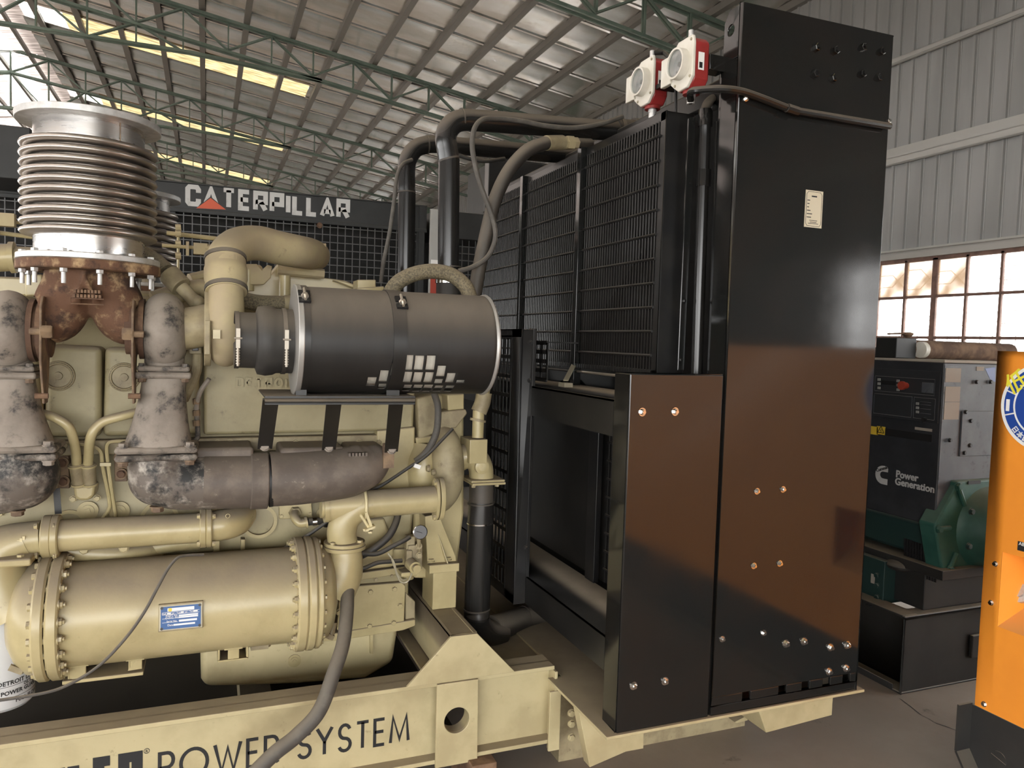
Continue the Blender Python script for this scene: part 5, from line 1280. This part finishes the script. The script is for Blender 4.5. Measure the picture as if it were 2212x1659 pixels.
bz=thing('braided_hose','braided hose with square coupling beside the bellows','hose',at(380,620,Y=2.95))
ptube(MB(),[(308,548,3.05),(335,565,3.02),(360,588,2.98)],.031,16).build('hose','braid',bz)
a=at(365,592,Y=2.97);c=at(392,620,Y=2.94);MB().tube([a,c],.038,18).build('coupling','cream_dirty',bz,bevel=.003)
MB().tube([at(392,620,Y=2.94),at(425,655,Y=2.92)],.024,14).sphere(at(426,653,Y=2.92),.026,14,10).build('elbow','cream_dirty',bz)
MB().tube([at(424,668,Y=2.92),at(424,705,Y=2.92)],[.014,.010],8).build('fitting','dark_plastic',bz)
hose('braided_hose',[(515,646,2.95),(560,655,2.93),(617,657,2.92)],.030,'braid','short braided hose between compressor scroll and air cleaner',n=16)
tag(MB().tube([at(614,657,Y=2.92),at(650,658,Y=2.92)],.033,18).build('hose_union','cream_dirty'),'cream union at the end of the short braided hose','fitting')
# lower radiator pipe
lp_=thing('lower_radiator_pipe','black lower coolant pipe with weld rings standing before the belt guard','pipe',at(1037,1320,Y=3.0))
YL=3.0
ptube(MB(),[(985,995,YL+.02),(1008,985,YL+.01),(1028,992,YL),(1038,1010,YL),(1040,1034,YL)],.052,24).build('outlet_housing','cream',lp_,smooth=60)
p=at(1040,1008,Y=YL-.05);MB().lathe([(0,.030),(.012,.030),(.014,.024)],p,-EY,24).build('boss','cream',lp_);bolt(lp_,p+V(0,-.012,0),-EY,.010,'cream_clean','plug','plug')
fz=at(1040,1036,Y=YL).z;fx0=at(1007,1036,Y=YL).x;fx1=at(1078,1036,Y=YL).x
MB().box(fx0,fx1,YL-.07,YL+.07,fz,fz+.010).box(fx0+.004,fx1+.004,YL-.07,YL+.07,fz-.012,fz-.001).build('outlet_flange','cream',lp_,bevel=.003)
for dx in(.012,.115): bolt(lp_,V(fx0+dx,YL-.06,fz-.012),-EZ,.009,'cream_dirty','hex')
MB().tube([at(1040,1040,Y=YL),at(1040,1085,Y=YL)],.052,28).build('stub','pipe_dusty',lp_)
MB().tube([at(1040,1083,Y=YL),at(1038,1128,Y=YL)],[.053,.056],28).build('bend','black_pipe',lp_)
MB().tube([at(1038,1126,Y=YL),at(1030,1320,Y=YL)],.0545,28).build('riser','black_pipe',lp_)
for y in(1085,1127,1313): MB().cyl(at(1039-(y-1085)*.04,y,Y=YL),at(1039-(y-1085)*.04,y+3,Y=YL),.0575,n=28).build('weld_bead','chrome' if y==1127 else 'pipe_dusty',lp_)
MB().tube(spl([at(1030,1318,Y=YL),at(1032,1345,Y=YL),at(1050,1365,Y=YL+.05),at(1080,1368,Y=YL+.12)],6),.055,24).build('lower_bend','black_pipe',lp_)
MB().tube(spl([at(1060,1358,Y=3.1),at(1085,1352,Y=3.15),at(1105,1345,Y=3.2),at(1130,1338,Y=3.25)],6),.058,24).tube([at(1128,1338,Y=3.25),at(1175,1338,Y=3.3)],.062,24).tube([at(1170,1338,Y=3.3),at(1260,1345,Y=3.35)],.058,24).build('rubber_elbow','pipe_dusty',lp_)
MB().tube([at(1171,1338,Y=3.295),at(1186,1338,Y=3.31)],.066,24).build('hose_clamp','rubber_grey',lp_)
# thermostat hose in front of belt guard
th=thing('thermostat_hose','short cream hose with clamps between pump and air cleaner end','hose',at(1030,950,Y=2.95))
ptube(MB(),[(1050,770,2.95),(1048,810,2.95),(1046,845,2.95),(1038,880,2.95)],.024,14).build('upper_tube','cream',th)
ptube(MB(),[(1046,848,2.95),(1042,870,2.95),(1034,890,2.95)],.033,16).build('hose_sleeve','cream_dirty',th)
MB().tube([at(1034,886,Y=2.95),at(1032,945,Y=2.95)],.024,16).build('lower_tube','cream',th)
MB().tube([at(1033,905,Y=2.95),at(1032,910,Y=2.95)],.033,16).build('hose_clamp','cream_dirty',th)
MB().box(at(1012,950,Y=2.95).x,at(1050,950,Y=2.95).x,2.93,3.05,at(1030,1000,Y=2.95).z,at(1030,948,Y=2.95).z).build('hose_base','cream',th,bevel=.003)

# oil filter
of=thing('oil_filter','white spin on oil filter with black print under the heat exchanger','oil filter',(at(-5,1600,Y=2.98).x,2.98,.36))
oc=at(-3,1500,Y=2.98);ofr=.105
MB().lathe([(0,ofr*.9),(.012,ofr),(.29,ofr),(.31,ofr*.93)],V(oc.x,2.98,.33),EZ,44).build('can','filter_white',of)
MB().cyl(V(oc.x,2.98,.64),V(oc.x,2.98,.90),ofr*1.05,n=36).build('filter_head','cream',of,bevel=.01)
MB().box(oc.x-.1,oc.x+.1,2.98,3.2,.7,.86).build('filter_bracket','cream',of)
def wraptext(s,px,py,sz,mat,bold=0):
    d=at(px,py,Y=2.98-ofr);ang0=math.asin(max(-1,min(1,(d.x-oc.x)/ofr)))
    cu=bpy.data.curves.new('t','FONT');cu.body=s;cu.size=sz;cu.offset=bold;cu.resolution_u=2;cu.align_x='RIGHT'
    to=bpy.data.objects.new('t',cu);COL.objects.link(to);bpy.context.view_layer.update()
    me=bpy.data.meshes.new_from_object(to.evaluated_get(bpy.context.evaluated_depsgraph_get()));bpy.data.objects.remove(to)
    vs=[];R_=ofr+.0007
    for v in me.vertices:
        a=ang0+v.co.x/ofr;vs.append(V(oc.x+R_*math.sin(a),2.98-R_*math.cos(a),d.z+v.co.y))
    fs=[tuple(p.vertices) for p in me.polygons];MB().add(vs,fs).build('print',mat,of)
wraptext('DETROIT DIESEL',72,1477,.020,'ink',.0006);wraptext('OIL FILTER',75,1487,.014,'ink',.0004);wraptext('POWER GUARD',72,1498,.019,'ink',.0006);wraptext('FULL FLOW',62,1519,.018,'ink',.0005)
MB().ring(V(oc.x,2.98,at(10,1487,Y=2.88).z),EZ,ofr+.0006,ofr-.002,.0012,40).ring(V(oc.x,2.98,at(10,1512,Y=2.88).z),EZ,ofr+.0006,ofr-.002,.0012,40).build('print','ink',of)

# ================================================================== OTHER MACHINES
# --- the big black set behind, white lettering over mesh guards
CY=6.5
cg=thing('generator_set','black generator radiator frame with white block lettering and mesh guards behind the engine','generator',(.2,7.3,FLOOR))
def cz(x,y,Y=CY): return at(x,y,Y=Y)
A=cz(-60,356);B=cz(922,441);Cc=cz(922,497)
zt_=cz(600,413).z;zb2=cz(600,476).z
x0,x1=cz(-80,400).x,cz(922,470).x
MB().box(x0,x1,CY,CY+.10,zb2+.03,zt_).box(x0,x1,CY-.012,CY+.1,zb2,zb2+.03).box(x0,x1,CY-.012,CY+.1,zt_-.012,zt_).build('header_board','cat_black',cg,bevel=.003)
hb=bpy.data.objects[-1] if False else None
lt=MB();xc0,xc1=cz(400,440).x,cz(756,455).x;hz0=cz(420,446).z;Hc=cz(420,399).z-hz0
n=letters(MB(),'CATErpILLAr',V(0,0,0),EX,EZ,-EY,Hc,.036,.013,xs=1.);k=11;fixed=k*(.036+.013);xs=((xc1-xc0+.013)-fixed)/(n-fixed)
letters(lt,'CATErpILLAr',V(xc0,CY,hz0),EX,EZ,-EY,Hc,.036,.013,.004,xs=xs,done=lambda m:m.build('letter','cat_white',cg))
tri=[cz(424,450),cz(488,453),cz(455,428)]
MB().prism([V(p.x,CY-.008,p.z) for p in tri],V(0,.006,0)).build('emblem','cat_red',cg)
c_=[cz(421,452),cz(492,456),cz(455,425)];MB().prism([V(p.x,CY-.006,p.z) for p in c_],V(0,.005,0)).build('emblem_border','cat_black',cg)
for x in(372,905): 
    a=cz(x,480).x;MB().box(a-.02,a+.02,CY,CY+.08,FLOOR+.3,zb2).build('frame_post','cat_black',cg)
a=cz(905,480).x;c=cz(935,480).x
MB().box(a,a+.05,CY-.01,CY+.3,FLOOR+.3,zt_).build('frame_post','cat_black',cg)
MB().box(cz(928,470).x,cz(948,470).x,CY-.03,CY,cz(930,640).z,cz(930,452).z).build('side_bracket','girt',cg,bevel=.002)
xr0,xr1=cz(940,470).x,cz(1110,470).x;zrt=cz(1000,458).z
MB().box(xr0,xr1,CY+.02,CY+.5,cz(1000,516).z,zrt).build('side_board','cat_black',cg,bevel=.003)
def mesh(xa,xb,za,zb,y,p=.062,r=.0035):
    b=MB();x=xa
    while x<=xb: b.obox(V(x,y,(za+zb)/2),V(r,0,0),V(0,r,0),V(0,0,(zb-za)/2));x+=p
    z=za
    while z<=zb: b.obox(V((xa+xb)/2,y+.004,z),V((xb-xa)/2,0,0),V(0,r,0),V(0,0,r));z+=p
    return b
stuff(mesh(x0,cz(900,500).x,1.2,zb2,CY+.01).build('mesh_guard','wire',cg))
stuff(mesh(xr0+.1,xr1,1.2,cz(1000,516).z,CY+.1).build('mesh_guard','wire',cg))
MB().box(x0,x1,CY+.35,CY+1.6,FLOOR+.3,zt_-.05).build('radiator_core','black_core',cg)
MB().box(x1,xr1,CY+.5,CY+1.6,FLOOR+.3,zrt-.05).build('fan_housing','black_core',cg)
q=cz(62,300,5.9);MB().box(cz(-60,300,5.9).x,q.x,5.95,6.9,cz(30,384,5.9).z,cz(30,268,5.9).z).build('expansion_tank','cat_black',cg,bevel=.006)
MB().box(x0,xr1,CY-.2,CY+1.8,FLOOR,FLOOR+.3).build('skid','cat_black',cg)
p=cz(690,487);bolt(cg,V(p.x,CY-.012,p.z),-EY,.02,'rust_dark','hex')
stk=cz(934,610);MB().box(cz(928,600).x,cz(946,600).x,CY-.034,CY-.03,cz(935,578).z,cz(935,562).z).build('sticker','white_clean',cg)
MB().box(cz(928,600).x,cz(946,600).x,CY-.034,CY-.03,cz(935,640).z,cz(935,600).z).build('sticker','estop',cg)
# dark cabinet behind the grille
dk=thing('generator_set','dark cabinet standing behind the hoses and the fan grille','generator',(3.6,9,FLOOR))
p0=at(1075,340,Y=8.5);p1=at(1240,340,Y=8.5)
MB().box(p0.x,p1.x+.4,8.5,9.6,FLOOR,p0.z).build('cabinet','cat_black',dk,bevel=.01)
MB().box(p0.x-.01,p0.x+.09,8.48,8.5,FLOOR,p0.z-.01).build('corner_post','girt',dk)

# --- open set with control box and green alternator
cu=thing('generator_set','dark generator with control box, green alternator and lettered Power Generation','generator',(3.9,3.3,FLOOR))
KX=3.42;kc=at(2040,783,X=KX);ky=kc.y;kz1=kc.z;kz0=at(2012,1135,X=KX).z
def kp(x,y): return at(x,y,X=KX)
MB().box(KX,KX+.75,ky,ky+1.05,kz0,kz1).build('control_box','cummins_dark',cu,bevel=.006)
MB().box(KX-.004,KX+.79,ky-.004,ky+1.06,kz1,kz1+.012).build('box_lid','paper',cu)
MB().prism([at(2040,790,Y=ky-.003)+V(.005,0,0),V(KX+.75,ky-.003,kz1-.005),V(KX+.75,ky-.003,kz0+.02),V(KX+.005,ky-.003,kz0)],V(0,.004,0)).build('side_sheet','cummins_side',cu)
N=-EX
def kbox(name,x0,y0,x1,y1,mat,th=.004,par=None):
    a,c=kp(x0,y0),kp(x1,y1)
    return MB().box(KX-th,KX,min(a.y,c.y),max(a.y,c.y),min(a.z,c.z),max(a.z,c.z)).build(name,mat,par or cu,bevel=.001)
kbox('panel',1888,795,2027,915,'panel_face',.006)
def kframe(x0,y0,x1,y1):
    a,c=kp(x0,y0),kp(x1,y1);b=MB();y0_,y1_=sorted((a.y,c.y));z0_,z1_=sorted((a.z,c.z))
    pts=[V(KX-.0065,y0_,z0_),V(KX-.0065,y1_,z0_),V(KX-.0065,y1_,z1_),V(KX-.0065,y0_,z1_)];b.tube(pts,.0016,4,closed=True);b.build('panel_border','cummins_side',cu)
kframe(1893,812,2020,855);kframe(1891,850,1970,902);kframe(1977,858,2020,908)
for x,y in((1901,820),(1901,829),(1901,838),(1942,823),(1942,832),(1942,842),(1984,872),(1984,881),(1984,890)): kbox('key',x-3,y-3,x+3,y+3,'girt',.009)
kbox('display',1906,821,1936,832,'ink',.008)
kbox('panel_print',1994,826,2018,850,'cummins_side',.0075)
for y in(868,874,883,893): kbox('panel_print',1989,y,2013,y+1.5,'cummins_side',.0075)
p=kp(1960,833);MB().cyl(V(KX-.004,p.y,p.z),V(KX-.03,p.y,p.z),.016,n=20).cyl(V(KX-.03,p.y,p.z),V(KX-.045,p.y,p.z),.023,n=20).build('stop_button','estop',cu)
p=kp(2000,907);MB().cyl(V(KX-.004,p.y,p.z),V(KX-.02,p.y,p.z),.012,n=16).build('key_switch','dark_plastic',cu)
kbox('panel_seam',1885,936,2014,939,'ink',.002)
for x0 in(1880,1895):
    w=kbox('warning_label',x0,920,x0+17,940,'yellow',.003)
p=kp(1904,930)
def warn(b,c,u,v,s,n):
    P=[c+u*s*math.cos(a)+v*s*math.sin(a) for a in(pi/2,pi/2+2*pi/3,pi/2+4*pi/3)]
    for i in range(3): b.bar(P[i],P[(i+1)%3],s*.16,.0008,up=n)
    b.bar(c+v*s*.35+u*s*.1,c-v*s*.05-u*s*.1,s*.14,.0008,up=n);b.bar(c-v*s*.05-u*s*.1,c-v*s*.05+u*s*.1,s*.1,.0008,up=n);b.bar(c-v*s*.05+u*s*.1,c-v*s*.4-u*s*.02,s*.12,.0008,up=n)
b=MB();warn(b,V(KX-.004,p.y,p.z),-EY,EZ,.024,EX);b.build('warning_sign','ink',cu)
kbox('warning_label',1977,922,2014,933,'paper',.003)
# logo and name
p=kp(1935,1030);text('lettering','Power',MAT and 'cat_white',cu,V(KX-.001,p.y,p.z),-EY,EZ,.052,.0014)
p=kp(1933,1046);text('lettering','Generation','cat_white',cu,V(KX-.001,p.y,p.z),-EY,EZ,.052,.0014)
p=kp(1908,1026);lg=MB();c=V(KX-.0005,p.y,p.z)
R1,R2=.050,.026
pts=[];o_=[];i_=[]
for i in range(15):
    a=pi/2+pi*i/14;o_.append((R1*math.cos(a),R1*math.sin(a)*1.0));i_.append((R2*math.cos(a)*.8,R2*math.sin(a)*.72))
out=[(.030,R1)]+o_+[(.030,-R1)];inn=[(.030,.019)]+i_+[(.030,-.019)]
vs=[c-EY*x+EZ*z for x,z in out]+[c-EY*x+EZ*z for x,z in inn];n=len(out)
vs+= [v-EX*.003 for v in vs];m=2*n
fs=[(i,i+1,n+i+1,n+i) for i in range(n-1)]+[(m+i,m+n+i,m+n+i+1,m+i+1) for i in range(n-1)]+[(i,m+i,m+i+1,i+1) for i in range(n-1)]+[(n+i,n+i+1,m+n+i+1,m+n+i) for i in range(n-1)]+[(0,n,m+n,m),(n-1,m+n-1,m+2*n-1,2*n-1)]
lg.add(vs,fs).build('logo','cat_white',cu)
text('logo_lettering','Cummins','ink',cu,c+EY*.042-EX*.0035+EZ*.010,V(0,-.92,.38),V(0,.38,.92),.024,.0006)
# stickers on the side face
def sbox(name,x0,y0,x1,y1,mat,th=.003):
    a,c2=at(x0,y0,Y=ky-.003),at(x1,y1,Y=ky-.003);return MB().box(a.x,c2.x,ky-.003-th,ky-.003,min(a.z,c2.z),max(a.z,c2.z)).build(name,mat,cu)
sbox('paper_label',2043,795,2074,826,'paper',.002);sbox('paper_label',2042,835,2072,868,'paper',.0025);sbox('paper_label',2040,869,2070,906,'paper',.002);sbox('paper_label',2109,792,2124,801,'paper')
w=sbox('warning_label',2113,890,2131,911,'yellow');p=at(2122,901,Y=ky-.007)
b=MB();warn(b,p,EX,EZ,.024,EY);b.build('warning_sign','ink',cu)
MB().prism([at(x,y,Y=ky-.004) for x,y in((2128,796),(2150,793),(2150,825),(2140,822))],V(0,.003,0)).build('blue_label','blue',cu)
MB().box(at(2075,890,Y=ky).x,KX+.75,ky-.012,ky-.003,at(2080,985,Y=ky).z,at(2080,888,Y=ky).z).build('terminal_cover','cummins_side',cu,bevel=.002)
for x,y in((2086,890),(2083,978),(2110,825),(2052,951),(2140,825),(2097,909),(2095,962)): bolt(cu,at(x,y,Y=ky-.012),-EY,.010,'cummins_dark','hex')
# alternator
ax=at(2105,1140,Y=ky-.1)
MB().box(KX+.04,KX+.75,ky+.02,ky+1.05,.55,kz0-.005).build('alternator_body','green_dark',cu,bevel=.02)
g=MB()
for i in range(12):
    for j in range(5):
        a=at(1955+i*6.0,1170+i*2.2+j*14,X=KX+.035);g.obox(a,V(.003,0,0),V(0,.006,0),V(0,0,.018))
stuff(g.build('vent_slots','ink',cu))
eb=[at(x,y,Y=ky-.04) for x,y in((2020,1135),(2066,1052),(2068,1040),(2150,1035),(2190,1050),(2190,1235),(2045,1240),(2035,1232))]
bell=MB().prism(eb,V(0,.1,0)).build('end_bracket','green',cu,bevel=.01)
cb=at(2130,1140,Y=ky-.04)
MB().lathe([(0,.215),(.03,.19),(.16,.175),(.172,.16),(.172,0)],cb,-EY,44).build('bearing_cover','green',cu,smooth=50)
for x,y in((2098,1105),(2092,1180)): bolt(bell,at(x,y,Y=ky-.20),-EY,.014,'green_dark','hex')
for x,y in((2070,1050),(2028,1143),(2052,1230)): bolt(bell,at(x,y,Y=ky-.05),-EY,.018,'green','hex')
for a_,b_ in(((2068,1046),(2084,1092)),((2026,1142),(2052,1140)),((2050,1232),(2066,1195))):
    p_,q_=at(*a_,Y=ky-.05),at(*b_,Y=ky-.05);MB().tube([p_,q_],.012,8).build('bracket_rib','green',cu)
MB().box(at(2092,1043,Y=ky-.045).x,at(2118,1043,Y=ky-.045).x,ky-.046,ky-.04,at(2100,1046,Y=ky-.045).z,at(2100,1039,Y=ky-.045).z).build('name_strip','ink',cu)
# base frame: feet, deck, C channels
sk=3.27;sy=at(1955,1332,X=sk).y;sz=at(1955,1332,X=sk).z
MB().box(sk+.0,sk+2.0,sy,sy+.012,FLOOR,sz-.012).box(sk,sk+2.0,sy,sy+.09,sz-.012,sz).box(sk,sk+2.0,sy,sy+.09,FLOOR,FLOOR+.012).build('skid_channel','skid_black',cu,bevel=.006)
ch=MB().box(sk+.10,sk+.112,sy+.013,sy+1.5,FLOOR,sz).box(sk-.0,sk+.10,sy+.013,sy+1.5,sz-.010,sz+.002).box(sk-.0,sk+.10,sy+.013,sy+1.5,FLOOR,FLOOR+.010).box(sk,sk+.006,sy+.05,sy+1.5,FLOOR,FLOOR+.035).build('end_channel','skid_black',cu,bevel=.003)
p=at(1878,1308,Z=sz+.002);MB().cyl(p,p+V(0,0,.0015),.018,n=20).build('slot_hole','ink',cu)
MB().box(KX+.02,KX+.8,ky+.05,ky+1.1,sz,.50).build('deck_beam','skid_black',cu,bevel=.004)
a=at(1908,1290,X=KX-.02)
MB().box(KX-.06,KX+.3,at(1908,1280,X=KX-.06).y,ky+1.1,at(1880,1295,X=KX-.06).z,at(1890,1206,X=KX-.06).z).build('side_box','green_dark',cu,bevel=.004)
MB().box(KX-.063,KX-.06,at(1886,1250,X=KX-.06).y-.012,at(1886,1250,X=KX-.06).y+.012,at(1886,1260,X=KX-.06).z,at(1886,1240,X=KX-.06).z).build('box_label','paper',cu)
for y in(1243,1265,1290): bolt(cu,at(1895,y,X=KX-.06),-EX,.014,'green_dark','hex')
MB().box(KX-.02,KX+.85,ky-.08,ky+.9,.48,.53).build('deck_plate','skid_black',cu,bevel=.003)
MB().sphere(at(1946,1220,X=KX+.02),.075,20,10,(1,1,.45)).build('rubber_mount','rubber',cu)
a=at(2140,1240,Y=sy);c=at(2120,1372,Y=sy)
MB().box(at(2094,1380,Y=sy).x,at(2094,1380,Y=sy).x+.12,sy-.02,sy,at(2100,1418,Y=sy).z,at(2100,1370,Y=sy).z).build('socket_box','skid_black',cu,bevel=.004)
# pipes and parts lying on top of the control box
tp=at(2080,770,X=KX+.3);t_=thing('exhaust_part','black rusty silencer tube lying on top of the control box','pipe',(KX+.2,ky+.2,kz1))
a=at(2003,765,X=KX+.35);c=at(2150,768,X=KX+.55)
MB().cyl(V(KX+.15,ky+.45,kz1+.062),V(KX+1.1,ky+.45,kz1+.062),.055,n=20).build('silencer_tube','rust_dark',t_)
MB().box(KX+.10,KX+.25,ky+.38,ky+.52,kz1+.012,kz1+.125).build('silencer_box','cat_black',t_,bevel=.004)
p=V(KX+.26,ky+.45,kz1+.125);MB().lathe([(0,.008),(.02,.03),(.03,.03),(.034,.012)],p,EZ,14).bar(p+V(-.15,0,.02),p+V(.02,0,.03),.012,.01).build('lever_cap','rust_dark',t_)
MB().cyl(V(KX+.27,ky+.375,kz1+.062),V(KX+.30,ky+.375,kz1+.062),.045,n=20).build('clamp_ring','white',t_)
t_=thing('cable_junction','dusty yellow labelled junction tray with a black cable on the control box','tray',(KX+.15,ky+.75,kz1))
MB().box(KX+.1,KX+.35,ky+.55,ky+1.0,kz1+.012,kz1+.07).build('tray','paper',t_,bevel=.004)
MB().box(KX+.098,KX+.1,ky+.62,ky+.68,kz1+.02,kz1+.06).build('tray_label','yellow',t_)
MB().lathe([(0,.02),(.03,.02),(.035,.045),(.045,.045)],V(KX+.2,ky+.85,kz1+.07),EZ,14).build('tray_cap','rust_dark',t_)
MB().tube(spl([V(KX+.05,ky+1.0,kz1+.06),V(KX+.06,ky+.85,kz1+.075),V(KX+.05,ky+.7,kz1+.05),V(KX+.04,ky+.55,kz1+.02)],6),.012,8).build('tray_cable','rubber',t_)

# --- orange canopied set, right edge of the view
OX=2.85;og=thing('generator_set','orange canopied generator with round blue sticker and fuel cap recess','generator',(3.4,.9,FLOOR))
oy=at(2155,760,X=OX).y;oz1=at(2155,758,X=OX).z;oz0=at(2104,1522,X=OX).z;OY0=-.6
def op(x,y): return at(x,y,X=OX)
# fuel cap recess corners
ra,rb=op(2165,1192),op(2152,1352)
ry1=ra.y;ry0=ry1-.42;rz1=ra.z;rz0=rb.z
can=MB().box(OX,OX+.02,ry1,oy,oz0,oz1).box(OX,OX+.02,OY0,ry0,oz0,oz1).box(OX,OX+.02,ry0,ry1,rz1,oz1).box(OX,OX+.02,ry0,ry1,oz0,rz0)
can.box(OX,OX+1.1,oy-.02,oy,oz0,oz1).box(OX,OX+1.1,OY0,OY0+.02,oz0,oz1).box(OX,OX+1.1,OY0,oy,oz1-.02,oz1).box(OX+1.08,OX+1.1,OY0,oy,oz0,oz1)
cn=can.build('canopy','orange',og)
MB().add([V(OX+.001,ry1,rz1),V(OX+.001,ry0,rz1),V(OX+.16,ry0,rz1-.02),V(OX+.16,ry1-.05,rz1-.02),V(OX+.001,ry1,rz0),V(OX+.001,ry0,rz0),V(OX+.12,ry0,rz0+.10),V(OX+.12,ry1-.05,rz0+.10)],[(0,1,2,3),(4,7,6,5),(0,3,7,4),(3,2,6,7),(1,5,6,2)]).build('filler_recess','orange',og)
fcp=at(2208,1276,X=OX+.10);nf=V(-1,0,.35).normalized()
MB().lathe([(-.03,.045),(0,.048),(.006,.05),(.02,.048),(.022,.03),(.03,.028),(.03,0)],fcp,nf,28).build('fuel_cap','galv',og)
MB().cyl(fcp-nf*.06,fcp-nf*.01,.055,n=24).build('filler_neck','dark_plastic',og)
for x,y in((2141,1302),(2150,1218),(2126,1521)): bolt(cn,op(x,y),-EX,.009,'chrome','hex')
MB().box(OX-.001,OX,at(2199,1170,X=OX).y-.1,at(2199,1170,X=OX).y,op(2205,1190).z,op(2205,1170).z).build('small_label','ink',og)
text('small_label_print','AB',"white_clean",og,V(OX-.0012,at(2201,1178,X=OX).y,op(2205,1178).z),-EY,EZ,.018)
# round low-noise sticker
le=op(2163,872);SR=.165;sc=V(OX-.001,le.y-SR,le.z)
def disc(r0,r1,m,x,name):
    b=MB();b.ring(sc-EX*x,-EX,r1,r0,.0006,64) if r0>0 else b.cyl(sc-EX*x,sc-EX*(x+.0006),r1,n=64);return b.build(name,m,og)
disc(0,SR,'white_clean',.0,'sticker');disc(0,SR-.013,'blue',.0008,'sticker_field');
disc(SR*.66,SR*.70,'white_clean',.0016,'sticker_ring')
cu_,cv_=-EY,EZ
b=MB()
for a0 in(160,196):
    a=math.radians(a0);p=sc-EX*.0018+cu_*SR*.70*math.cos(a)+cv_*SR*.70*math.sin(a);q=sc-EX*.0018+cu_*SR*.93*math.cos(a)+cv_*SR*.93*math.sin(a);b.bar(p,q,.005,.0006,up=EX)
a=math.radians(172);p=sc-EX*.0018+cu_*SR*.84*math.cos(a)+cv_*SR*.84*math.sin(a);q=p-cv_*.045;b.bar(p,q,.014,.0006,up=EX);b.build('sticker_mark','white_clean',og)
pa=op(2196,835);pc=sc+cu_*(-SR*.52)+cv_*(SR*.42)
text('sticker_character','低','yellow_ink',og,pc-EX*.0025-cv_*.03-cu_*.045,(cu_*.85+cv_*.5),(cv_*.85-cu_*.5),.085,.0012)
text('sticker_character','S','white_clean',og,sc-EX*.0025-cv_*.05-cu_*.035,cu_,cv_,.13,.002)
for i,chh in enumerate('日本国土'):
    a=math.radians(222+i*11);p=sc-EX*.0025+cu_*SR*.83*math.cos(a)+cv_*SR*.83*math.sin(a);u_=(cu_*-math.sin(a)+cv_*math.cos(a));v_=-(cu_*math.cos(a)+cv_*math.sin(a))
    text('sticker_character',chh,'white_clean',og,p-u_*.012-v_*.010,u_,v_,.026,.0004)
# black base with chamfered skid ends
bs=MB();by=oy+.015
bs.prism([V(OX-.0,by,oz0),V(OX,by,.03),V(OX,by-.10,FLOOR+.0),V(OX,OY0+.1,FLOOR),V(OX,OY0,.03),V(OX,OY0,oz0)],V(1.1,0,0)).build('base_tank','skid_black',og,bevel=.003)
bl_=MB()
pts=[V(OX,by,oz0+.004),V(OX,by,.03),V(OX,by-.10,FLOOR+.004),V(OX,OY0+.1,FLOOR+.004)]
for i in range(3): bl_.bar(pts[i]-V(.035,0,0),pts[i+1]-V(.035,0,0),.07,.010,up=EX) if False else bl_.obox((pts[i]+pts[i+1])/2-V(.035,0,0),(pts[i+1]-pts[i])/2,V(.037,0,0),(pts[i+1]-pts[i]).cross(EX).normalized()*.005)
bl_.build('base_flange','skid_black',og)
p=op(2158,1640);MB().cyl(V(OX-.003,p.y,p.z),V(OX,p.y,p.z),.03,n=24).bar(V(OX-.004,p.y+.03,p.z+.008),V(OX-.004,p.y-.03,p.z-.008),.004,.004,up=EX).build('base_plug','skid_black',og)
